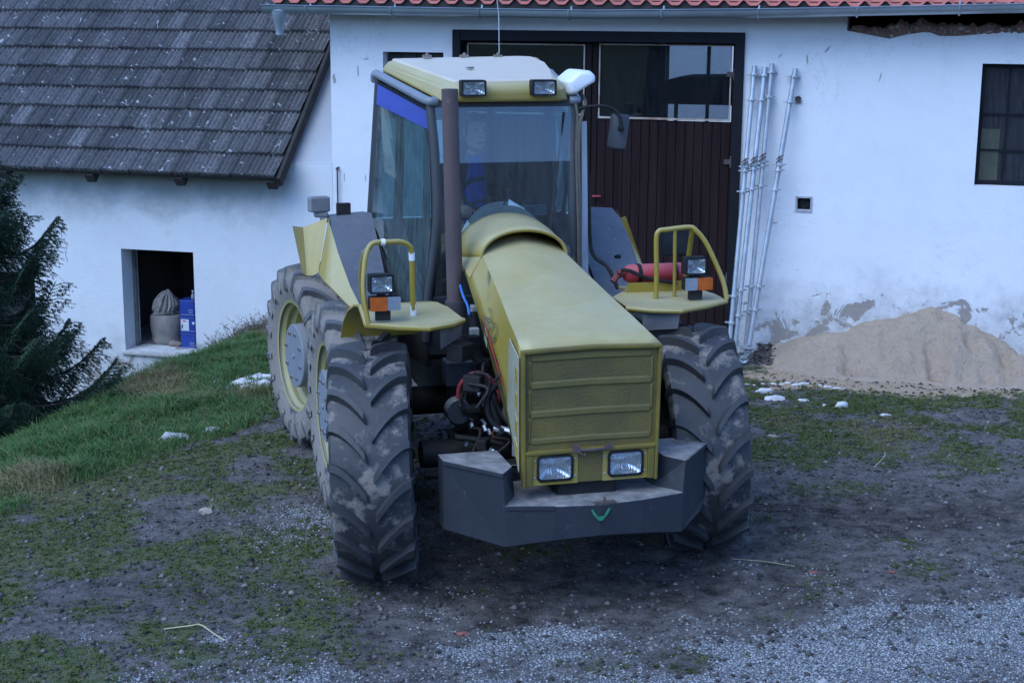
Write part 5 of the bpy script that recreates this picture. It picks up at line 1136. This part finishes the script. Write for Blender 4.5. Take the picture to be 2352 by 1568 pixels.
def caster(o, d):
    h = empty('caster', (0, 0, 0), 0, o)
    b = MB(); b.lathe([(-.03, .075), (-.018, .078), (-.012, .05)], 'z', n=22, caps=True); b.box((-.03, -.01, -.065), (.12, .06, .016)); b.prism([(-.02, -.03, -.03), (.05, -.03, -.03), (-.04, -.03, -.15), (-.08, -.03, -.13)], (0, .012, 0)); b.prism([(-.02, .03, -.03), (.05, .03, -.03), (-.04, .03, -.15), (-.08, .03, -.13)], (0, .012, 0)); b.build('fork', M_GALV, h, bevel=.003)
    b = MB(); b.lathe([(-.018, .045), (-.02, .062), (-.008, .068), (.012, .068), (.022, .062), (.02, .045)], 'y', (-.055, 0, -.135), 28); b.build('tyre', mat('grey_rubber_caster', (.13, .14, .15), (.09, .1, .11), rough=.6), h, smooth=40)
    b = MB(); b.lathe([(-.02, .046), (-.012, .03), (-.022, .02), (-.024, .001)], 'y', (-.055, 0, -.135), 24); b.lathe([(.02, .046), (.012, .03), (.022, .02), (.024, .001)], 'y', (-.055, 0, -.135), 24); b.build('hub', M_GALV, h, smooth=40)
pole('rightmost leaning galvanised pole standing on a small caster wheel', .205, -.50, .035, .513, -.05, 2.825, .027, (.97, .88, .655, .635, .565, .215, .13), caster)

# ------------------------------------------------------------------ sand heap
sx = np.linspace(2.4, 7.4, 170); sy = np.linspace(13.6, 16.2, 100); SX, SY = np.meshgrid(sx, sy)
def walln(x, y): return (x-W0[0])*math.sin(-WA)+(y-W0[1])*math.cos(WA)
WN = -walln(SX, SY)      # metres in front of the wall
nz_ = fbm(SX, SY, 5, 2.0); nz2 = fbm(SX*1.0+SY*.25, SY*.55, 4, 5.5)
dd = SX-4.2
side = np.where(dd < 0, np.clip(1-(-dd-.15)/1.40, 0, 1), np.clip(1-(dd-.30)/.98, 0, 1))
ridge = .51*side**.8*(1+.10*(vnoise(SX*3.1, SX*0+3.3)-.5))
toe = .30+.42*side**.5+.25*(nz_-.5)
fall = np.clip((toe-(WN-.28))/np.maximum(toe, .05), -.3, 1.02)
hz = ridge*np.minimum(fall**1 if False else fall, 1)
mid = sstep(.03, .2, fall)*sstep(1.0, .75, fall)*side**.5
flute = vnoise((SX+.22*WN)*7.5+1.7*nz2, WN*1.3+2)+.6*vnoise((SX+.15*WN)*17, WN*2.4)
lumps = fbm(SX+2, SY+9, 4, 4.2)-.5; hz = hz+.20*mid*(flute-.8)+.24*lumps*sstep(.02, .3, fall)*side**.3+.06*(nz_-.5)*sstep(-.05, .2, fall)*side**.3+.03*(nz2-.5)+.035*(fbm(SX+1, SY+4, 3, 11.)-.5)*sstep(.0, .2, fall)
hz2 = .24*np.exp(-((SX-5.95)/.42)**2-((WN-.25)/.5)**2)+.16*np.exp(-((SX-6.6)/.5)**2-((WN-.4)/.5)**2); hz = np.maximum(hz, hz2-.06+.06*(nz_-.5))
thin = sstep(2.6, 3.1, SX)*.035*sstep(.40, .66, nz_+.25*sstep(1.9, 1.2, WN)*side)
SZ = ground_h(SX, SY)+np.where(hz > 0, hz, np.maximum(hz, -.06))-.012+thin*sstep(2.2, 1.5, WN)*sstep(0, .25, side)
SZ = np.where(WN < -.05, np.minimum(SZ, .45), SZ)
si = np.arange(SX.size).reshape(SX.shape); SF = np.stack([si[:-1, :-1], si[:-1, 1:], si[1:, 1:], si[1:, :-1]], -1).reshape(-1, 4)
keep = (WN > -.06).ravel(); SF = SF[keep[SF].all(1)]
def sandmat():
    k = NT('damp_building_sand'); n1 = k.noise(4, 7, .65); n2 = k.noise(60, 5, .7); n3 = k.noise(16, 6, .7)
    c = k.mix(n1, (.50, .37, .27), (.66, .51, .39)); c = k.mix(k.ramp(n3, [(.5, 0.), (.75, .5)]), c, (.25, .18, .13)); k.col(c); k.rough(.95)
    k.bump(k.math('ADD', n3, k.math('MULTIPLY', n2, .5)), 1., .06); return k.m
tag(npmesh('sand_heap', np.stack([SX, SY, SZ], -1).reshape(-1, 3), SF, sandmat(), smooth=True), 'heap of tan building sand banked against the white wall', 'sand heap')
# dark soil and dead leaves along the wall foot left of the heap
b_x = RNG.uniform(0, 1, 900); u_ = .25+1.0*b_x; n_ = -RNG.random(900)**1.6*.42
pt = [bpt(u, n, 0) for u, n in zip(u_, n_)]
b = MB()
for p, n in zip(pt, n_):
    hgt_ = .10*max(0, 1+n/.42)*random.random(); b.ico((p.x, p.y, float(ground_h(p.x, p.y))+hgt_), random.uniform(.010, .032), .4, (1.3, 1, .6), 1)
tag(b.build('leaf_litter', mat('dark_leaf_litter', (.045, .036, .033), (.12, .095, .085), sc=14, rough=1)), 'dark soil and dead leaves at the wall foot behind the poles', 'leaf litter', kind='stuff')

# ------------------------------------------------------------------ loose stones and plaster pieces
M_CHALK = mat('white_plaster_lump', (.70, .69, .67), (.50, .48, .46), sc=9, rough=.95, bump=.6, c3=(.30, .25, .20), c3at=.64)
M_LIME = mat('grey_white_limestone', (.42, .41, .40), (.30, .29, .28), sc=10, rough=.95, bump=.5)
M_TAN = mat('tan_stone', (.44, .38, .31), (.33, .28, .23), sc=10, rough=.95, bump=.5)
M_REDB = mat('red_brick_bit', (.30, .10, .08), (.22, .09, .075), sc=14, rough=.95)
def rock(name, x, y, r, sq, seed, matl, label, cat, group=None, ang=0, lift=.22, jit=.28, sub=2):
    o = MB().ico((0, 0, 0), r, jit, sq, sub, seed).build(name, matl, None, smooth=35); o.location = (x, y, float(ground_h(x, y))+r*sq[2]*lift); o.rotation_euler = (0, 0, ang)
    return tag(o, label, cat, group)
rock('stone', -2.72, 11.93, .088, (1.25, .9, .62), 3, M_LIME, 'largest pale grey stone lying on the left grass bank', 'stone', ang=.2, jit=.28)
rock('stone', -2.46, 12.15, .07, (1.15, .85, .6), 8, M_LIME, 'pale rounded stone right of the largest stone on the bank', 'stone', jit=.2)
rock('stone', -2.11, 10.15, .045, (1, .9, .75), 12, M_TAN, 'small tan stone lying alone in the mossy yard left of the tractor', 'stone')
rock('plaster_lump', 2.40, 14.15, 0.069, (1.25, .7, .5), 21, M_CHALK, 'flat white plaster lump nearest the pole wheel', 'plaster lump', jit=.22)
rock('plaster_lump', 2.41, 13.68, 0.066, (1.3, .8, .6), 22, M_CHALK, 'white plaster lump with tan stain beside the tyre', 'plaster lump', jit=.22)
rock('plaster_lump', 2.67, 13.68, 0.041, (1.4, .7, .4), 23, M_CHALK, 'thin white plaster flake between two larger lumps', 'plaster lump')
rock('plaster_lump', 2.96, 13.37, 0.058, (1.25, .8, .75), 24, M_CHALK, 'egg shaped white plaster lump on the grass by the sand', 'plaster lump', ang=.5, jit=.12)
rock('plaster_lump', 2.81, 13.42, 0.021, (1, .9, .8), 25, M_CHALK, 'tiny white plaster crumb beside the egg shaped lump', 'plaster lump')
rock('plaster_lump', 3.26, 12.98, 0.040, (1.35, .65, .45), 26, M_CHALK, 'narrow white plaster piece furthest right on the grass', 'plaster lump', ang=-.15, jit=.1)
rock('plaster_lump', 1.86, 12.16, 0.028, (1.2, .8, .5), 27, M_CHALK, 'small white plaster piece nearest the tyre tread', 'plaster lump', jit=.1)
rock('plaster_lump', 2.13, 12.1, 0.040, (1.5, .5, .4), 28, M_TAN, 'pinkish plaster scrap lying flat in front of the lumps', 'plaster lump', jit=.3)
rock('plaster_lump', 5.75, 15.05, 0.026, (1.4, .8, .5), 29, M_CHALK, 'white plaster crumb lying on the right side of the sand heap', 'plaster lump')
for i, (x, y, r) in enumerate(((2.22, 14.62, .05), (2.3, 14.6, .05), (2.37, 14.62, .035), (2.46, 14.66, .05), (2.55, 14.62, .05), (2.63, 14.58, .04), (2.70, 14.66, .055), (2.76, 14.5, .07), (2.84, 14.55, .07), (2.90, 14.62, .04), (2.98, 14.5, .05), (3.05, 14.42, .06), (3.12, 14.36, .065), (3.2, 14.4, .03))):
    rock('plaster_crumb', x, y, r*.48, (1.4, .7, .5), 40+i, M_CHALK, 'white plaster crumb in the row along the sand edge by the wheel', 'plaster crumb', 'row of white plaster crumbs by the pole wheel', ang=random.uniform(-.4, .4), jit=.25)
rr = random.Random(6)
for i in range(16):
    x, y = (-2.48+rr.gauss(0, .14), 13.80+rr.gauss(0, .12)) if i < 9 else (-2.22+rr.gauss(0, .10), 13.72+rr.gauss(0, .10))
    rock('plaster_rubble', x, y, rr.uniform(.03, .095), (1.2, .9, .6), 70+i, M_CHALK, 'white plaster rubble dumped in the grass beside the rear tyre', 'plaster rubble', 'white rubble beside the rear tyre', jit=.25)
rock('plaster_lump', -3.42, 11.35, 0.033, (1.7, .6, .3), 91, M_CHALK, 'leftmost white scrap lying in the grass bank', 'plaster lump')
rock('plaster_lump', -3.12, 11.45, 0.030, (1, .8, .7), 92, M_CHALK, 'white crumb in the bank grass near the leftmost scrap', 'plaster lump')
rock('stone', 3.06, 8.05, .03, (1.2, .8, .5), 93, M_TAN, 'tan stone lying in the gravel at the lower right corner', 'stone')
rock('stone', 3.35, 7.98, .028, (1.1, .9, .6), 94, M_CHALK, 'white stone rightmost in the foreground gravel', 'stone')
rock('stone', 1.62, 7.42, .028, (1.1, .9, .6), 95, M_LIME, 'pale pebble at the bottom edge of the gravel', 'stone')
rock('brick_fragment', -.27, 8.02, .026, (1.3, .8, .6), 96, M_REDB, 'red brick fragment at the gravel edge in front of the tractor', 'brick fragment')
rock('brick_fragment', 1.88, 9.02, .022, (1.3, .8, .5), 97, M_REDB, 'red brick fragment on the mud right of the front weight', 'brick fragment')
rock('brick_fragment', 2.36, 9.02, .02, (1.2, .9, .5), 98, M_REDB, 'small red brick chip furthest right on the mud', 'brick fragment')
def straw(pts, r, label):
    b = MB(); q = [(x, y, float(ground_h(x, y))+.012+dz) for x, y, dz in pts]; b.tube(smoothpath(q, 5), r, 5)
    return tag(b.build('straw', mat('dry_straw', (.50, .44, .26), (.38, .32, .2), sc=20, rough=.8), None, smooth=60), label, 'straw')
straw([(-1.93, 8.05, 0), (-1.78, 8.04, .012), (-1.72, 8.03, .02), (-1.63, 7.95, .01), (-1.56, 7.88, 0)], .0048, 'bent dry straw stalk lying in the foreground at left')
straw([(1.40, 9.23, 0), (1.60, 9.16, .01), (1.78, 9.13, 0)], .0022, 'thin pale straw on the mud right of the tractor')
straw([(2.75, 11.2, 0), (2.86, 11.35, .03), (2.9, 11.5, .02)], .0035, 'dry twisted stalk on the grass right of the tyre')

# ------------------------------------------------------------------ dry weeds along the barn wall and the bank edge
b = MB(); rr = random.Random(12)
def weed(x, y, h, n):
    z = float(ground_h(x, y))
    for i in range(n):
        a = rr.random()*6.28; l = h*rr.uniform(.4, 1); d = Vector((math.cos(a)*.5, math.sin(a)*.3, 1)); p0 = Vector((x+rr.gauss(0, .05), y+rr.gauss(0, .05), z-.02)); m = p0+d*l*.5; e = m+(d+Vector((rr.uniform(-.7, .7), 0, -.4)))*l*.5
        b.tube([p0, m, e], [.004, .003, .0015], 4, False)
        for k in range(5): q = m.lerp(e, rr.random()); b.ico(q+Vector((rr.gauss(0, .02), rr.gauss(0, .02), rr.gauss(0, .02))), .008, .3, (1, 1, .7), 1)
for i in range(75):
    u = rr.uniform(-7.4, -4.9); p = bpt(u, -rr.uniform(.03, .5), 0); weed(p.x, p.y, rr.uniform(.10, .36), 6)
tag(b.build('dry_weeds', mat('dry_weed', (.16, .13, .105), (.26, .22, .19), sc=6, rough=.95)), 'dry brown weeds growing along the foot of the barn wall', 'weeds', kind='stuff')
x = RNG.uniform(-6.2, -2.2, 9000); y = RNG.uniform(14.2, 17.6, 9000)
kk = np.array([-.55 < walln(a, c) < -.02 for a, c in zip(x, y)]); x, y = x[kk], y[kk]
tag(blades('wall_grass', x, y, RNG.uniform(.05, .2, len(x)), grassmat('dry_wall_grass', (.12, .105, .065), (.07, .085, .04), (.22, .18, .13)), .9, .005), 'dry grass and litter against the foot of the barn wall', 'grass', kind='stuff')

# ------------------------------------------------------------------ spruce below the bank
SPX, SPY = -5.05, 13.9
sp = tag(empty('spruce_tree', (SPX, SPY, float(ground_h(SPX, SPY)))), 'dark green spruce growing below the bank in front of the barn', 'tree'); sp.location.z -= .16; z0 = sp.location.z
b = MB(); b.tube([(0, 0, -.1), (.02, 0, 1.2), (0, .01, 2.2), (.01, 0, 3.55)], [.13, .11, .07, .008], 10); b.build('trunk', mat('spruce_bark', (.06, .045, .035), (.09, .07, .055), sc=9, rough=1, bump=.5), sp, smooth=60)
rr = random.Random(21); wood = MB(); NV, NFc, NR = [], [], []
def needles(p, q, n, ln, seedcol):
    ax = (q-p); L_ = ax.length
    if L_ < 1e-4: return
    ax = ax/L_; a0 = ax.orthogonal().normalized(); b0 = ax.cross(a0)
    for i in range(n):
        t = rr.random(); an = rr.random()*6.283; d = (a0*math.cos(an)+b0*math.sin(an))*.8+ax*.65; l = ln*rr.uniform(.7, 1.15); c = p.lerp(q, t); w = ax.cross(d).normalized()*.0036
        k = len(NV); NV.extend((c-w, c+w, c+d*l)); NFc.append((k, k+1, k+2)); NR.extend([seedcol+rr.uniform(-.12, .12)]*3)
def branch(zb, ang, L_, rise):
    ca, sa_ = math.cos(ang), math.sin(ang); pts = []
    for i in range(11):
        t = i/10; r = L_*t; zz = zb+rise*L_*t-.17*L_*math.sin(math.pi*min(1, t*.8))+.42*L_*max(0, t-.6)**1.5
        pts.append(Vector((r*ca+.02*math.sin(t*9+zb), r*sa_+.02*math.cos(t*7+zb), zz)))
    wood.tube(pts, [.016*(1-.85*i/10)+.002 for i in range(11)], 5, False); side_ = Vector((-sa_, ca, 0)); col = rr.random()*.5+.25
    lim = 1. if ca > -.35 else .45
    needles(pts[-3], pts[-1], 60, .026, col+.1)
    nt = int(9+15*L_)
    for k in range(nt):
        t = .16+.84*k/nt; f = t*10; i = min(9, int(f)); p = pts[i].lerp(pts[i+1], f-i)
        for s in (-1, 1):
            ln = (.10+.42*L_*(1-t)*.55+.10)*rr.uniform(.65, 1.2); dirv = (pts[min(10, i+1)]-pts[i]).normalized()*.72+side_*s*.75+Vector((0, 0, -.38-.45*rr.random()*(1-t)))
            q = p+dirv*ln; m = p.lerp(q, .55)+Vector((0, 0, .018)); q = q+Vector((0, 0, -.03*ln))
            needles(p, m, int(42*lim*ln/.2)+6, .024, col); needles(m, q, int(44*lim*ln/.2)+8, .023, col+.08)
            if ln > .17:
                for h in (.45, .75):
                    for s2 in (-1, 1):
                        p2 = p.lerp(q, h); q2 = p2+(dirv*.6+side_*s2*.55+Vector((0, 0, -.35)))*ln*.42; needles(p2, q2, int(26*lim), .022, col+.04)
zz = .30
while zz < 3.4:
    R_ = max(.10, min(1.60, (3.46-zz)*.66)); n = rr.choice((8, 9, 10)) if R_ > .5 else 6; ph = rr.random()*6.28
    for k in range(n):
        branch(zz+rr.uniform(-.12, .12), ph+2*math.pi*k/n+rr.uniform(-.25, .25), R_*rr.uniform(.55, 1.10), rr.uniform(.04, .24) if zz < 1.9 else rr.uniform(.25, .45))
    zz += .235
wood.build('limbs', bpy.data.materials['spruce_bark'], sp, smooth=80)
def needlemat():
    k = NT('spruce_needle'); r = k.attr('rnd'); k.col(k.mix(r, (.012, .034, .018), (.065, .115, .068))); k.rough(.55); k.b.inputs['Specular IOR Level'].default_value = .3; return k.m
npmesh('crown', [tuple(v) for v in NV], NFc, needlemat(), sp, att={'rnd': NR})
